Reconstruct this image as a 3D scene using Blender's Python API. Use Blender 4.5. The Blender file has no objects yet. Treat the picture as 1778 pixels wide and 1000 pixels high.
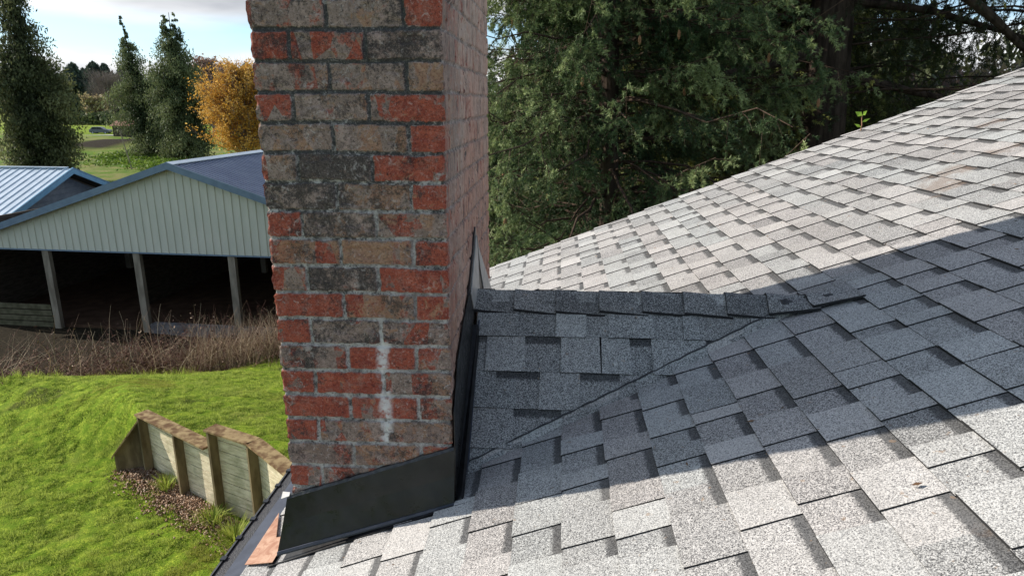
import bpy, math, random
import numpy as np
from mathutils import Vector, Matrix
random.seed(7); RNG=np.random.default_rng(7)
S=bpy.context.scene; COL=S.collection
# ------------------------------------------------------------------ camera
CAM=np.array([0,0,9.0]); PITCH=math.radians(15.112); YAW=math.radians(3.915)
cd=bpy.data.cameras.new('camera'); cam=bpy.data.objects.new('camera',cd); COL.objects.link(cam)
cd.lens=23.99; cd.sensor_width=36; cd.clip_start=.05; cd.clip_end=4000
cam.location=CAM; cam.rotation_euler=(math.pi/2-PITCH,0,YAW); S.camera=cam
# ------------------------------------------------------------------ light
SUN_EL=math.radians(27); sdx,sdy=-1.0,.21            # direction (plan) towards the sun
az=math.atan2(sdx,sdy)                                # clockwise from +Y
sv=Vector((math.sin(az)*math.cos(SUN_EL),math.cos(az)*math.cos(SUN_EL),math.sin(SUN_EL)))
sl=bpy.data.lights.new('sun','SUN'); so=bpy.data.objects.new('sun',sl); COL.objects.link(so)
sl.energy=5.0; sl.angle=math.radians(.55); sl.color=(1,.93,.84)
so.rotation_euler=(-sv).to_track_quat('-Z','Y').to_euler(); so.location=(-20,5,30)
S.view_settings.view_transform='Standard'; S.view_settings.look='None'
S.view_settings.exposure=.45; S.view_settings.gamma=1
W=bpy.data.worlds.new('World'); S.world=W; W.use_nodes=True
def build_world():
    nt=W.node_tree; nt.nodes.clear(); N=nt.nodes.new; L=nt.links.new
    out=N('ShaderNodeOutputWorld'); bg=N('ShaderNodeBackground'); L(bg.outputs[0],out.inputs[0])
    sky=N('ShaderNodeTexSky'); sky.sky_type='NISHITA'; sky.sun_disc=False; sky.sun_elevation=SUN_EL
    sky.sun_rotation=az; sky.air_density=1; sky.dust_density=.6; sky.ozone_density=1.6
    tc=N('ShaderNodeTexCoord'); mp=N('ShaderNodeMapping'); mp.inputs['Scale'].default_value=(1,1,4.2)
    mp.inputs['Location'].default_value=(.31,.12,.40)
    L(tc.outputs['Generated'],mp.inputs[0])
    n=N('ShaderNodeTexNoise'); n.inputs['Scale'].default_value=1.7; n.inputs['Detail'].default_value=7; n.inputs['Roughness'].default_value=.52
    L(mp.outputs[0],n.inputs[0])
    r=N('ShaderNodeValToRGB'); r.color_ramp.elements[0].position=.40; r.color_ramp.elements[1].position=.50
    L(n.outputs[0],r.inputs[0])
    mp2=N('ShaderNodeMapping'); mp2.inputs['Scale'].default_value=(1,1,5); mp2.inputs['Location'].default_value=(3.1,1.2,.35)
    L(tc.outputs['Generated'],mp2.inputs[0])
    n2=N('ShaderNodeTexNoise'); n2.inputs['Scale'].default_value=2.3; n2.inputs['Detail'].default_value=5
    L(mp2.outputs[0],n2.inputs[0])
    r2=N('ShaderNodeValToRGB'); e=r2.color_ramp.elements; e[0].position=.42; e[0].color=(9.6,9.7,9.8,1); e[1].position=.62; e[1].color=(4.6,4.8,5.2,1)
    L(n2.outputs[0],r2.inputs[0])
    # bright broken cloud low down on the sun's side of the sky, open blue overhead and behind
    sp=N('ShaderNodeSeparateXYZ'); L(tc.outputs['Generated'],sp.inputs[0])
    def mr(x,a,b,c,d):
        q=N('ShaderNodeMapRange'); q.interpolation_type='SMOOTHSTEP'; L(x,q.inputs[0]); q.inputs[1].default_value=a; q.inputs[2].default_value=b; q.inputs[3].default_value=c; q.inputs[4].default_value=d; return q.outputs[0]
    def mu(a,b):
        q=N('ShaderNodeMath'); q.operation='MULTIPLY'; L(a,q.inputs[0]); L(b,q.inputs[1]); return q.outputs[0]
    lowm=mr(sp.outputs[2],.30,.62,1,.12); fr=mr(sp.outputs[1],-.5,.25,.25,1)
    def ma(op,a,b):
        q=N('ShaderNodeMath'); q.operation=op
        for i,v_ in enumerate((a,b)):
            if isinstance(v_,(int,float)): q.inputs[i].default_value=v_
            else: L(v_,q.inputs[i])
        return q.outputs[0]
    # a long rift of open blue between two decks of cloud, greyer underside above it
    zz=ma('ADD',sp.outputs[2],ma('MULTIPLY',ma('SUBTRACT',n.outputs[0],.5),.085))
    rift=ma('MULTIPLY',mr(zz,.060,.085,0,1),mr(zz,.100,.125,1,0)); cov=ma('MAXIMUM',r.outputs[0],mr(sp.outputs[2],.20,.26,1,0))
    cov=ma('MULTIPLY',cov,ma('SUBTRACT',1.0,ma('MULTIPLY',rift,.80)))
    gry=ma('MULTIPLY',mr(zz,.118,.150,0,1),mr(n2.outputs[0],.36,.56,0,1)) if False else None
    cm=mu(mu(cov,lowm),fr)
    mx=N('ShaderNodeMix'); mx.data_type='RGBA'; L(cm,mx.inputs[0])
    hs=N('ShaderNodeHueSaturation'); hs.inputs['Saturation'].default_value=.72; hs.inputs['Value'].default_value=1.75; L(sky.outputs[0],hs.inputs['Color'])
    lowb=mr(sp.outputs[2],.12,.30,1,0); tb=N('ShaderNodeMix'); tb.data_type='RGBA'; tb.blend_type='MULTIPLY'; L(lowb,tb.inputs[0]); L(hs.outputs[0],tb.inputs[6]); tb.inputs[7].default_value=(.50,.72,.90,1)
    L(tb.outputs[2],mx.inputs[6]); L(r2.outputs[0],mx.inputs[7]); L(mx.outputs[2],bg.inputs[0])
    bg.inputs[1].default_value=.092
build_world()
# ------------------------------------------------------------------ node material helper
class M:
    def __init__(s,name,rough=.8,spec=.3):
        s.m=bpy.data.materials.new(name); s.m.use_nodes=True; s.nt=s.m.node_tree; s.b=s.nt.nodes['Principled BSDF']
        s.b.inputs['Roughness'].default_value=rough; s.b.inputs['Specular IOR Level'].default_value=spec
        s.co=None
    def N(s,t,**k):
        n=s.nt.nodes.new(t)
        for a,v in k.items(): setattr(n,a,v)
        return n
    def L(s,a,b): s.nt.links.new(a,b)
    def coord(s,scale=(1,1,1)):
        if s.co is None: s.co=s.N('ShaderNodeTexCoord')
        if scale==(1,1,1): return s.co.outputs['Object']
        m=s.N('ShaderNodeMapping'); m.inputs['Scale'].default_value=scale; s.L(s.co.outputs['Object'],m.inputs[0]); return m.outputs[0]
    def noise(s,scale,detail=4,rough=.55,cs=(1,1,1),dist=0):
        n=s.N('ShaderNodeTexNoise'); n.inputs['Scale'].default_value=scale; n.inputs['Detail'].default_value=detail
        n.inputs['Roughness'].default_value=rough; n.inputs['Distortion'].default_value=dist; s.L(s.coord(cs),n.inputs[0]); return n.outputs[0]
    def vor(s,scale,cs=(1,1,1),out='Color'):
        n=s.N('ShaderNodeTexVoronoi'); n.inputs['Scale'].default_value=scale; s.L(s.coord(cs),n.inputs[0]); return n.outputs[out]
    def val(s,x):
        if isinstance(x,(int,float)): n=s.N('ShaderNodeValue'); n.outputs[0].default_value=x; return n.outputs[0]
        return x
    def math(s,op,a,b=0,clamp=False):
        n=s.N('ShaderNodeMath',operation=op,use_clamp=clamp)
        for i,x in enumerate((a,b)):
            if isinstance(x,(int,float)): n.inputs[i].default_value=x
            else: s.L(x,n.inputs[i])
        return n.outputs[0]
    def ss(s,x,lo,hi):
        n=s.N('ShaderNodeMapRange',interpolation_type='SMOOTHSTEP'); s.L(x,n.inputs[0]); n.inputs[1].default_value=lo; n.inputs[2].default_value=hi; return n.outputs[0]
    def mix(s,f,a,b,mode='MIX'):
        n=s.N('ShaderNodeMix',data_type='RGBA',blend_type=mode)
        for i,x in ((0,f),(6,a),(7,b)):
            if isinstance(x,(int,float)): n.inputs[i].default_value=x
            elif isinstance(x,tuple): n.inputs[i].default_value=(*x[:3],1)
            else: s.L(x,n.inputs[i])
        return n.outputs[2]
    def attr(s,name):
        n=s.N('ShaderNodeAttribute',attribute_name=name); sp=s.N('ShaderNodeSeparateColor'); s.L(n.outputs[0],sp.inputs[0]); return sp.outputs
    def ramp(s,x,*st):
        n=s.N('ShaderNodeValToRGB'); e=n.color_ramp.elements
        while len(e)<len(st): e.new(.5)
        for i,(p,c) in enumerate(st): e[i].position=p; e[i].color=(*c,1)
        s.L(x,n.inputs[0]); return n.outputs[0]
    def color(s,c):
        if isinstance(c,tuple): s.b.inputs['Base Color'].default_value=(*c,1)
        else: s.L(c,s.b.inputs['Base Color'])
    def bump(s,h,dist,strength=1):
        n=s.N('ShaderNodeBump'); n.inputs['Distance'].default_value=dist; n.inputs['Strength'].default_value=strength
        s.L(h,n.inputs['Height']); s.L(n.outputs[0],s.b.inputs['Normal'])
    def translucent(s,col,f):
        t=s.N('ShaderNodeBsdfTranslucent'); mx=s.N('ShaderNodeMixShader'); mx.inputs[0].default_value=f
        if isinstance(col,tuple): t.inputs[0].default_value=(*col,1)
        else: s.L(col,t.inputs[0])
        s.L(s.b.outputs[0],mx.inputs[1]); s.L(t.outputs[0],mx.inputs[2]); s.L(mx.outputs[0],s.nt.nodes['Material Output'].inputs[0])
def simple(name,c1,c2,scale,rough=.8,spec=.3,cs=(1,1,1),bump=0,metal=0,detail=5,lo=.35,hi=.65):
    m=M(name,rough,spec); n=m.noise(scale,detail,cs=cs); m.color(m.mix(m.ss(n,lo,hi),c1,c2)); m.b.inputs['Metallic'].default_value=metal
    if bump: m.bump(n,bump)
    return m.m
# ------------------------------------------------------------------ object helpers
def thing(name,loc,label,cat,group=None,rz=0):
    o=bpy.data.objects.new(name,None); COL.objects.link(o); o.location=loc; o.rotation_euler=(0,0,rz); o.empty_display_size=.2
    if label: o['label']=label; o['category']=cat
    if group: o['group']=group
    return o
def wmat(o):
    m=Matrix.Identity(4)
    while o is not None:
        m=Matrix.Translation(o.location)@o.rotation_euler.to_matrix().to_4x4()@m; o=o.parent
    return m
def tag(o,label=None,cat=None,group=None,kind=None):
    if label: o['label']=label
    if cat: o['category']=cat
    if group: o['group']=group
    if kind: o['kind']=kind
    return o
def obj(name,V,Fc,mat,parent=None,attrs=None,smooth=False,loc=None):
    """one mesh object from world-space vertices; Fc = list of faces or (n,3|4) array"""
    V=np.asarray(V,dtype=np.float64).reshape(-1,3)
    if parent is not None:
        Mi=np.array(wmat(parent).inverted()); V=V@Mi[:3,:3].T+Mi[:3,3]
    elif loc is not None: V=V-np.array(loc)
    me=bpy.data.meshes.new(name)
    if isinstance(Fc,np.ndarray):
        k=Fc.shape[1]; n=len(Fc)
        me.vertices.add(len(V)); me.vertices.foreach_set('co',V.astype(np.float32).ravel())
        me.loops.add(n*k); me.loops.foreach_set('vertex_index',Fc.astype(np.int32).ravel())
        me.polygons.add(n); me.polygons.foreach_set('loop_start',np.arange(0,n*k,k,dtype=np.int32))
        try: me.polygons.foreach_set('loop_total',np.full(n,k,dtype=np.int32))
        except Exception: pass
        me.update(calc_edges=True)
    else:
        me.from_pydata(V.tolist(),[],[list(f) for f in Fc]); me.update()
    if attrs:
        for an,arr in attrs.items():
            arr=np.asarray(arr,dtype=np.float32)
            a=me.attributes.new(an,'FLOAT_COLOR','POINT'); c=np.ones((len(V),4),np.float32); c[:,:arr.shape[1]]=arr
            a.data.foreach_set('color',c.ravel())
    if smooth: me.polygons.foreach_set('use_smooth',np.ones(len(me.polygons),dtype=bool))
    me.materials.append(mat)
    o=bpy.data.objects.new(name,me); COL.objects.link(o)
    if parent is not None: o.parent=parent
    elif loc is not None: o.location=loc
    return o
class B:
    """collects shapes for one mesh"""
    def __init__(s): s.V=[]; s.F=[]
    def add(s,V,F):
        k=len(s.V); s.V+= [tuple(v) for v in V]; s.F+=[tuple(i+k for i in f) for f in F]; return s
    def hexa(s,p):   # 4 bottom + 4 top corners
        return s.add(p,[(3,2,1,0),(4,5,6,7),(0,1,5,4),(1,2,6,5),(2,3,7,6),(3,0,4,7)])
    def box(s,x0,x1,y0,y1,z0,z1): return s.hexa([(x0,y0,z0),(x1,y0,z0),(x1,y1,z0),(x0,y1,z0),(x0,y0,z1),(x1,y0,z1),(x1,y1,z1),(x0,y1,z1)])
    def prism(s,poly,off):
        n=len(poly); poly=[np.array(p,float) for p in poly]; q=[p+np.array(off,float) for p in poly]
        return s.add(poly+q,[tuple(range(n))[::-1],tuple(range(n,2*n))]+[(i,(i+1)%n,n+(i+1)%n,n+i) for i in range(n)])
    def tube(s,pts,rad,n=8,cap=True):
        pts=[np.array(p,float) for p in pts]
        if isinstance(rad,(int,float)): rad=[rad]*len(pts)
        V=[];F=[]
        for i,p in enumerate(pts):
            d=pts[min(i+1,len(pts)-1)]-pts[max(i-1,0)]; d/=np.linalg.norm(d)+1e-9
            a=np.cross(d,[0,0,1.] if abs(d[2])<.9 else [1.,0,0]); a/=np.linalg.norm(a); b=np.cross(d,a)
            for j in range(n):
                t=2*math.pi*j/n; V.append(p+rad[i]*(math.cos(t)*a+math.sin(t)*b))
        for i in range(len(pts)-1):
            for j in range(n): F.append((i*n+j,i*n+(j+1)%n,(i+1)*n+(j+1)%n,(i+1)*n+j))
        if cap: F+= [tuple(range(n))[::-1],tuple(range((len(pts)-1)*n,len(pts)*n))]
        return s.add(V,F)
    def obj(s,name,mat,parent=None,**k): return obj(name,s.V,s.F,mat,parent,**k)
def hsh(ix,iy,iz,seed):
    n=(ix.astype(np.int64)*374761393+iy.astype(np.int64)*668265263+iz.astype(np.int64)*2147483647+seed*1274126177)&0xffffffff
    n=((n^(n>>13))*1274126177)&0xffffffff; n=n^(n>>16); return (n&0xffff)/65535.0
def vn(x,y,z=0,seed=1):
    x=np.asarray(x,float); y=np.asarray(y,float)+0*x; z=np.asarray(z,float)+0*x
    xi=np.floor(x);yi=np.floor(y);zi=np.floor(z); fx=x-xi;fy=y-yi;fz=z-zi
    fx=fx*fx*(3-2*fx);fy=fy*fy*(3-2*fy);fz=fz*fz*(3-2*fz); r=0
    for a in (0,1):
        for b in (0,1):
            for c in (0,1):
                r=r+hsh(xi+a,yi+b,zi+c,seed)*np.where(a,fx,1-fx)*np.where(b,fy,1-fy)*np.where(c,fz,1-fz)
    return r
def fbm(x,y,z=0,seed=1,o=4):
    r=0;a=.5;t=0
    for i in range(o): r=r+a*vn(x*2**i,y*2**i,np.asarray(z)*2**i,seed+i); t+=a; a*=.5
    return r/t
sst=lambda t:(lambda u:u*u*(3-2*u))(np.clip(t,0,1))
# ================================================================== TERRAIN
def terrain(x,y):
    x=np.asarray(x,float); y=np.asarray(y,float)
    yw=9.1-.56*(x+6.2)
    yc=np.interp(x,[-60,-20,-11.7,-9.6,-6.8,-3,2,10,40],[-6,5.0,11.4,13.4,14.9,16.2,22,30,34])
    up=3.0+1.4*np.clip((yc-y)/np.maximum(yc-yw,1.),0,1)
    up=np.where(x>-3,np.maximum(up,4.0*sst((x+3)/4)+up*(1-sst((x+3)/4))),up)
    lo=3.5+.0*x
    d=(y-yw)*.87; w=np.clip((-6.55-x)*1.3,0,3)
    st=sst((d-.03+w*.5)/(.11+w))
    z=lo+(up-lo)*st
    fall=sst((y-yc)/5.2)
    base=np.interp(np.hypot(x,y),[0,30,60,110,157,200,5000],[.8,.75,.5,.5,1.5,3,3])
    z=z*(1-fall)+base*fall
    z=np.where(y<-30,3.5,z)
    z=z+(fbm(x*.5,y*.5,0,11,4)-.5)*.25*np.clip((y-4)/10,0,1)*np.where(y>60,3,1)*np.where(y>185,0,1)
    # dirt mound
    z=z+2.0*np.exp(-(((x+84)/11)**2+((y-125)/5)**2))
    return z
def make_ground():
    xs=np.concatenate([-np.geomspace(12.06,1600,70)[::-1],np.arange(-12,-1.99,.05),np.geomspace(.06,1600,75)-2+.02])
    ys=np.concatenate([-np.geomspace(.3,1600,24)[::-1]+4,np.arange(4,17.01,.055),17+np.geomspace(.08,2600,110)])
    X,Y=np.meshgrid(xs,ys); Z=terrain(X,Y)
    # turf lumps
    lump=(fbm(X*3,Y*3,0,31,3)-.5)*.04+(fbm(X*8,Y*8,0,37,2)-.5)*.042
    Z=Z+lump*((Y>4)&(Y<25)&(X<0)&(X>-20))
    V=np.stack([X,Y,Z],-1).reshape(-1,3); nx=len(xs); ny=len(ys)
    i=np.arange(nx-1)[None,:]+np.arange(ny-1)[:,None]*nx; i=i.ravel()
    F=np.stack([i,i+1,i+nx+1,i+nx],1)
    m=M('turf',.95,.05)
    n1=m.noise(.9,6); n2=m.noise(9,4); n3=m.noise(55,3)
    g=m.mix(m.ss(n2,.35,.7),(.14,.23,.016),(.38,.45,.05)); g=m.mix(m.ss(n3,.35,.65),g,(.11,.18,.015))
    g=m.mix(m.math('MULTIPLY',m.ss(n1,.52,.72),.55),g,(.26,.24,.07))
    sp=m.N('ShaderNodeSeparateXYZ'); m.L(m.coord(),sp.inputs[0])
    # dirt beyond the crest around the barns, darkened to put in the shade there
    att=m.attr('zone')
    dirt=m.mix(m.ss(n2,.3,.7),(.016,.013,.008),(.042,.033,.020))
    c=m.mix(att[0],g,dirt)
    fld=m.mix(m.ss(n1,.3,.7),(.20,.26,.05),(.28,.31,.07))
    c=m.mix(att[1],c,fld)
    weeds=m.mix(m.ss(m.noise(.35,8,.7),.38,.62),(.09,.17,.02),(.22,.21,.08))
    c=m.mix(att[2],c,weeds)
    m.color(c); m.bump(n3,.02)
    x=V[:,0];y=V[:,1]
    yc=np.interp(x,[-60,-20,-11.7,-9.6,-6.8,-3,2,10,40],[-6,5.0,11.4,13.4,14.9,16.2,22,30,34])
    nz=fbm(x*.25,y*.25,0,5,4)
    dirtz=sst((y-yc-.6+(nz-.5)*1.5)/1.2)*(1-sst((y-58)/8)); dirtz=np.where(x>0,.85*sst((y-5)/3),dirtz)
    mound=np.exp(-(((x+84)/15)**2+((y-123)/10)**2)); dirtz=np.maximum(dirtz,sst((mound+(nz-.5)*.8-.35)/.25))
    worn=sst((fbm(x*1.3,y*1.3,0,77,4)-.60)/.08)*((y>10)&(y<20)&(x<0))*.7; dirtz=np.maximum(dirtz,worn)
    fz=((y>185)&(y<420)).astype(float); wz=((y>58)&(y<150)).astype(float)*(1-dirtz)
    o=obj('ground',V,F,m.m,attrs={'zone':np.stack([dirtz,fz,wz],1)},smooth=True); tag(o,kind='structure')
    return o
ground=make_ground()
# ================================================================== HOUSE : ROOF
SL=.40; KK=math.hypot(1,SL); ROOFN=np.array([-SL,0,1])/KK; ROOFS=np.array([1,0,SL])/KK
ZR=lambda x:7.7946+SL*x                       # main roof plane
EX=.155; V0=-1.208                            # course exposure, first butt (slope coordinate)
XE=V0/KK; YK=5.97; RIDX=7.2
CX0,CX1,CY0,CY1=-.930,-.346,2.100,3.381       # chimney plan
HB=(1.5,3.0,3.4)
house=thing('house',HB,'house with pale grey shingle roof and a tall red brick chimney at its eave','house')
mat_sh=M('asphalt_shingle',.86,.35)
def shingle_mat():
    m=mat_sh; a=m.attr('sh'); b=m.attr('sx')     # sh: tint, v in course, band flag ; sx: warm, random, dark side
    g1=m.vor(420); sp=m.N('ShaderNodeSeparateColor'); m.L(g1,sp.inputs[0])
    g2=m.noise(190,2,.6)
    gr=m.math('ADD',m.math('MULTIPLY',sp.outputs[0],.62),m.math('MULTIPLY',g2,.62))
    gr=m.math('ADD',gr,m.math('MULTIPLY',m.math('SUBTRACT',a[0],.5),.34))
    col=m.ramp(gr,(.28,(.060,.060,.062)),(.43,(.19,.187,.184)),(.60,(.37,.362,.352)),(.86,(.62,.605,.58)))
    tint=m.mix(b[0],(.95,.985,.98),(1.0,.965,.945)); col=m.mix(1.0,col,tint,'MULTIPLY')
    nn=m.noise(120,3,.7)
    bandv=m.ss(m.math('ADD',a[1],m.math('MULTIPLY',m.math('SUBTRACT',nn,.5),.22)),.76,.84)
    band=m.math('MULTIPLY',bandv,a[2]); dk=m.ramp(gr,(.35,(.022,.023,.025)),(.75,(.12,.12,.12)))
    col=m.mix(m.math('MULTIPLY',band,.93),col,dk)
    # weather: soft pale/dark blotches, a few brown stains running down the slope
    bl=m.noise(3.2,5,.6); col=m.mix(m.math('MULTIPLY',m.ss(bl,.35,.7),.22),col,(.20,.19,.17))
    st=m.attr('stain')[0]; sn=m.ss(m.math('ADD',m.noise(14,5,.7),m.math('MULTIPLY',st,.6)),.72,1.0)
    col=m.mix(m.math('MULTIPLY',sn,.50),col,(.19,.12,.075))
    fl=m.noise(38,2,.5); col=m.mix(m.math('MULTIPLY',m.ss(fl,.70,.76),.5),col,(.30,.20,.12))
    col=m.mix(b[2],col,(.02,.02,.021)); m.color(col); m.bump(m.math('ADD',m.math('MULTIPLY',sp.outputs[0],.6),g2),.0022,.9)
shingle_mat()
STAINS=[(2.227,3.887,.42,.10),(1.954,3.618,.30,.07),(2.42,3.871,.35,.09),(2.75,4.6,.4,.06),(.98,1.30,.10,.05),(1.6,2.9,.06,.03)]
def stain(P):
    s=np.zeros(len(P))
    for x,y,lx,ly in STAINS: s=np.maximum(s,np.exp(-(((P[:,0]-x)/lx)**2+((P[:,1]-y)/ly)**2)))
    return s
def clip(poly,a,b,c):      # keep a*u+b*v<=c
    out=[]; n=len(poly)
    for i in range(n):
        p=poly[i];q=poly[(i+1)%n]; dp=a*p[0]+b*p[1]-c; dq=a*q[0]+b*q[1]-c
        if dp<=0: out.append(p)
        if (dp<0<dq) or (dq<0<dp):
            t=dp/(dp-dq); out.append((p[0]+(q[0]-p[0])*t,p[1]+(q[1]-p[1])*t))
    return out
class Field:
    """laminated shingles laid on a plane: u along the course, v up the slope"""
    def __init__(s,O,U,S_,N,wob=.0035): s.O,s.U,s.S,s.N=[np.array(a,float) for a in (O,U,S_,N)]; s.V=[];s.F=[];s.A=[];s.X=[]; s.wob=wob
    def tab(s,poly,v0,h0,h1,tint,band,warm,regions,skirt=.013):
        for R in regions:
            p=poly
            for r in R:
                p=clip(p,*r)
                if len(p)<3: break
            if len(p)<3: continue
            # subdivide edges so the sheet can undulate
            k=len(s.V); n=len(p); top=[];bot=[]
            for u,v in p:
                t=(v-v0)/EX; h=h0+(h1-h0)*t
                top.append((u,v,h)); bot.append((u,v,h-skirt))
            s.V+=top+top+bot
            for q in (0,1,2):
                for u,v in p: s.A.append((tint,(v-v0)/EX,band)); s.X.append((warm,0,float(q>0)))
            s.F.append(tuple(range(k,k+n)))
            for i in range(n): j=(i+1)%n; s.F.append((k+n+i,k+2*n+i,k+2*n+j,k+n+j))
    def run(s,u0,u1,v0,nc,regions,rng,dt=0.):
        for c in range(nc):
            vb=v0+c*EX; u=u0-rng.uniform(0,1.0)
            while u<u1:
                # one laminated strip about a metre long: teeth and cut-outs alternate
                L=1.0; e=u+L; sheet_t=rng.normal(.5,.10); x=u; tooth=rng.random()<.5; warm=rng.random()
                wv=rng.normal(0,.0012)
                while x<e-.001:
                    wd=float(rng.uniform(.085,.235)) if tooth else float(rng.uniform(.075,.20))
                    x2=min(x+wd,e); 
                    if e-x2<.06: x2=e
                    if tooth:
                        sk=float(rng.uniform(-.004,.004)); jb=float(rng.normal(0,.0012))
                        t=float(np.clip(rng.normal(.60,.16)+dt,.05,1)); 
                        s.tab([(x+.0012,vb+jb),(x2-.0012,vb+jb+wv),(x2-.004+sk,vb+EX+.012),(x+.004+sk,vb+EX+.012)],vb,.0155,.0085,t,0,warm,regions)
                    else:
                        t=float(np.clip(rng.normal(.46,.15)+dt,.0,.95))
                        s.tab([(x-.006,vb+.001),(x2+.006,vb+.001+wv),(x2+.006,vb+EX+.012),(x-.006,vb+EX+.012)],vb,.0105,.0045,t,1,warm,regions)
                    if tooth:   # the backing layer under a tooth
                        pass
                    x=x2; tooth=not tooth
                u=e+.0015
    def build(s,name,parent,lift=False):
        V=np.array(s.V); u,v,h=V.T
        P=s.O+u[:,None]*s.U+v[:,None]*s.S
        hh=h+(fbm(u*1.3,v*1.3,0,3,3)-.5)*s.wob*4+(fbm(u*9,v*9,0,9,2)-.5)*s.wob
        P=P+hh[:,None]*s.N
        if lift:      # the cut edge of the main slope laps a little way up the cricket
            zc=RZ-CM*np.abs(P[:,1]-RY); ins=(P[:,0]>CX1)&(P[:,0]<XV+.03)&(P[:,1]>YB-.02)&(P[:,1]<RY+.02)
            zt=zc+.0155+h*.3; P[:,2]=np.where(ins&(zc>ZR(P[:,0])+.004),np.maximum(P[:,2],zt),P[:,2])
        return obj(name,P,s.F,mat_sh.m,parent,attrs={'sh':np.array(s.A),'sx':np.array(s.X),'stain':stain(P)[:,None]*np.ones((1,3))})
# cricket geometry
RY,RZ=2.751,8.236; CM=1.12; XV=(RZ-7.7946)/SL      # ridge line; XV where it meets the main roof
YB=RY-(RZ-ZR(CX1))/CM                              # foot of the valley at the chimney
def vx(x): return x*KK                             # plan x -> slope coordinate
# valley lines in (y, v):  from (YB, vx(CX1)) to (RY, vx(XV))
vv0,vv1=vx(CX1),vx(XV)
def halfplane(p,q,side):   # line through p,q in (u,v); returns (a,b,c) keeping the given side point
    a=q[1]-p[1]; b=-(q[0]-p[0]); c=a*p[0]+b*p[1]
    if a*side[0]+b*side[1]>c: a,b,c=-a,-b,-c
    return (a,b,c)
OV=.022
OV=.020
nearL=halfplane((YB,vv0),(RY,vv1),(1.5,vv1)); nearLn=tuple(-q for q in nearL)
nearV=halfplane((YB+OV,vv0),(RY+OV,vv1),(1.5,vv1)); farV=halfplane((2*RY-YB-OV,vv0),(RY-OV,vv1),(5,vv1))
e0=1e-4
REG=[
 [(1,0,CY0-.06)],                                              # this side of the chimney
 [(-1,0,-(CY1+.03))],                                          # beyond it
 [(-1,0,-(CY0-.06)),(1,0,CY1+.03),(0,1,vx(CX0-.03))],          # between chimney and eave
 [(-1,0,-(CY0-.06)),(0,-1,-vx(CX1+.012)),nearL,(0,1,vx(XV))],
 [(0,-1,-vx(CX1+.012)),nearV,nearLn,(0,1,vx(XV))],  # front valley side
 [(1,0,CY1+.03),(0,-1,-vx(CX1+.012)),farV,(0,1,vx(XV))],       # back valley side
 [(-1,0,-(CY0-.06)),(1,0,CY1+.03),(0,-1,-vx(XV))]]             # uphill of the cricket
# the copper corner stays bare
BARE=(CY0-.06)
fieldm=Field((0,0,7.7946),(0,1,0),ROOFS,ROOFN)
rngs=np.random.default_rng(21)
REG=[r+[(1,0,YK+.02),(-1,0,1.2)] for r in REG]
# leave the strip beside the front flashing open below the chimney's lower corner
fieldm.run(-1.2,YK+.02,V0,int((RIDX*KK-V0)/EX)+1,[r+[(0,1,RIDX*KK)] for r in REG],rngs)
main_roof=fieldm.build('shingle_field',house,True); main_roof['label']='sunlit slope of pale grey shingles'
# cricket shingles (near and far slope)
ck=math.hypot(1,CM)
for side,nm in ((1,'near'),(-1,'far')):
    # frame: u = X, v measured up from the base line z=RZ-1.2
    Nn=np.array([0,-CM*side,1])/ck; Ss=np.array([0,side,CM])/ck
    L0=1.0                                        # slope length of frame below the ridge
    O=np.array([0,RY,RZ])-Ss*L0
    f=Field(O,(1,0,0),Ss,Nn,.002)
    # valley: z=ZR(x) => v = L0-(RZ-ZR(x))*ck/CM
    k=SL*ck/CM; c0=L0-(RZ-7.7946)*ck/CM           # v >= k*u + c0 - small
    regs=[[(k,-1,-(c0-.05)),(-1,0,-(CX1+.02)),(0,1,L0+.004)]]
    v_first=L0-.036-.150*5-.02
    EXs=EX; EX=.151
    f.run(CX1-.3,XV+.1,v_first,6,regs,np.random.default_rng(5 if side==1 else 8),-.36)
    EX=EXs
    c=f.build('cricket_shingles',house)
    if side==1: cricket=c; cricket['label']='shaded near slope of the small cricket behind the chimney'
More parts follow.
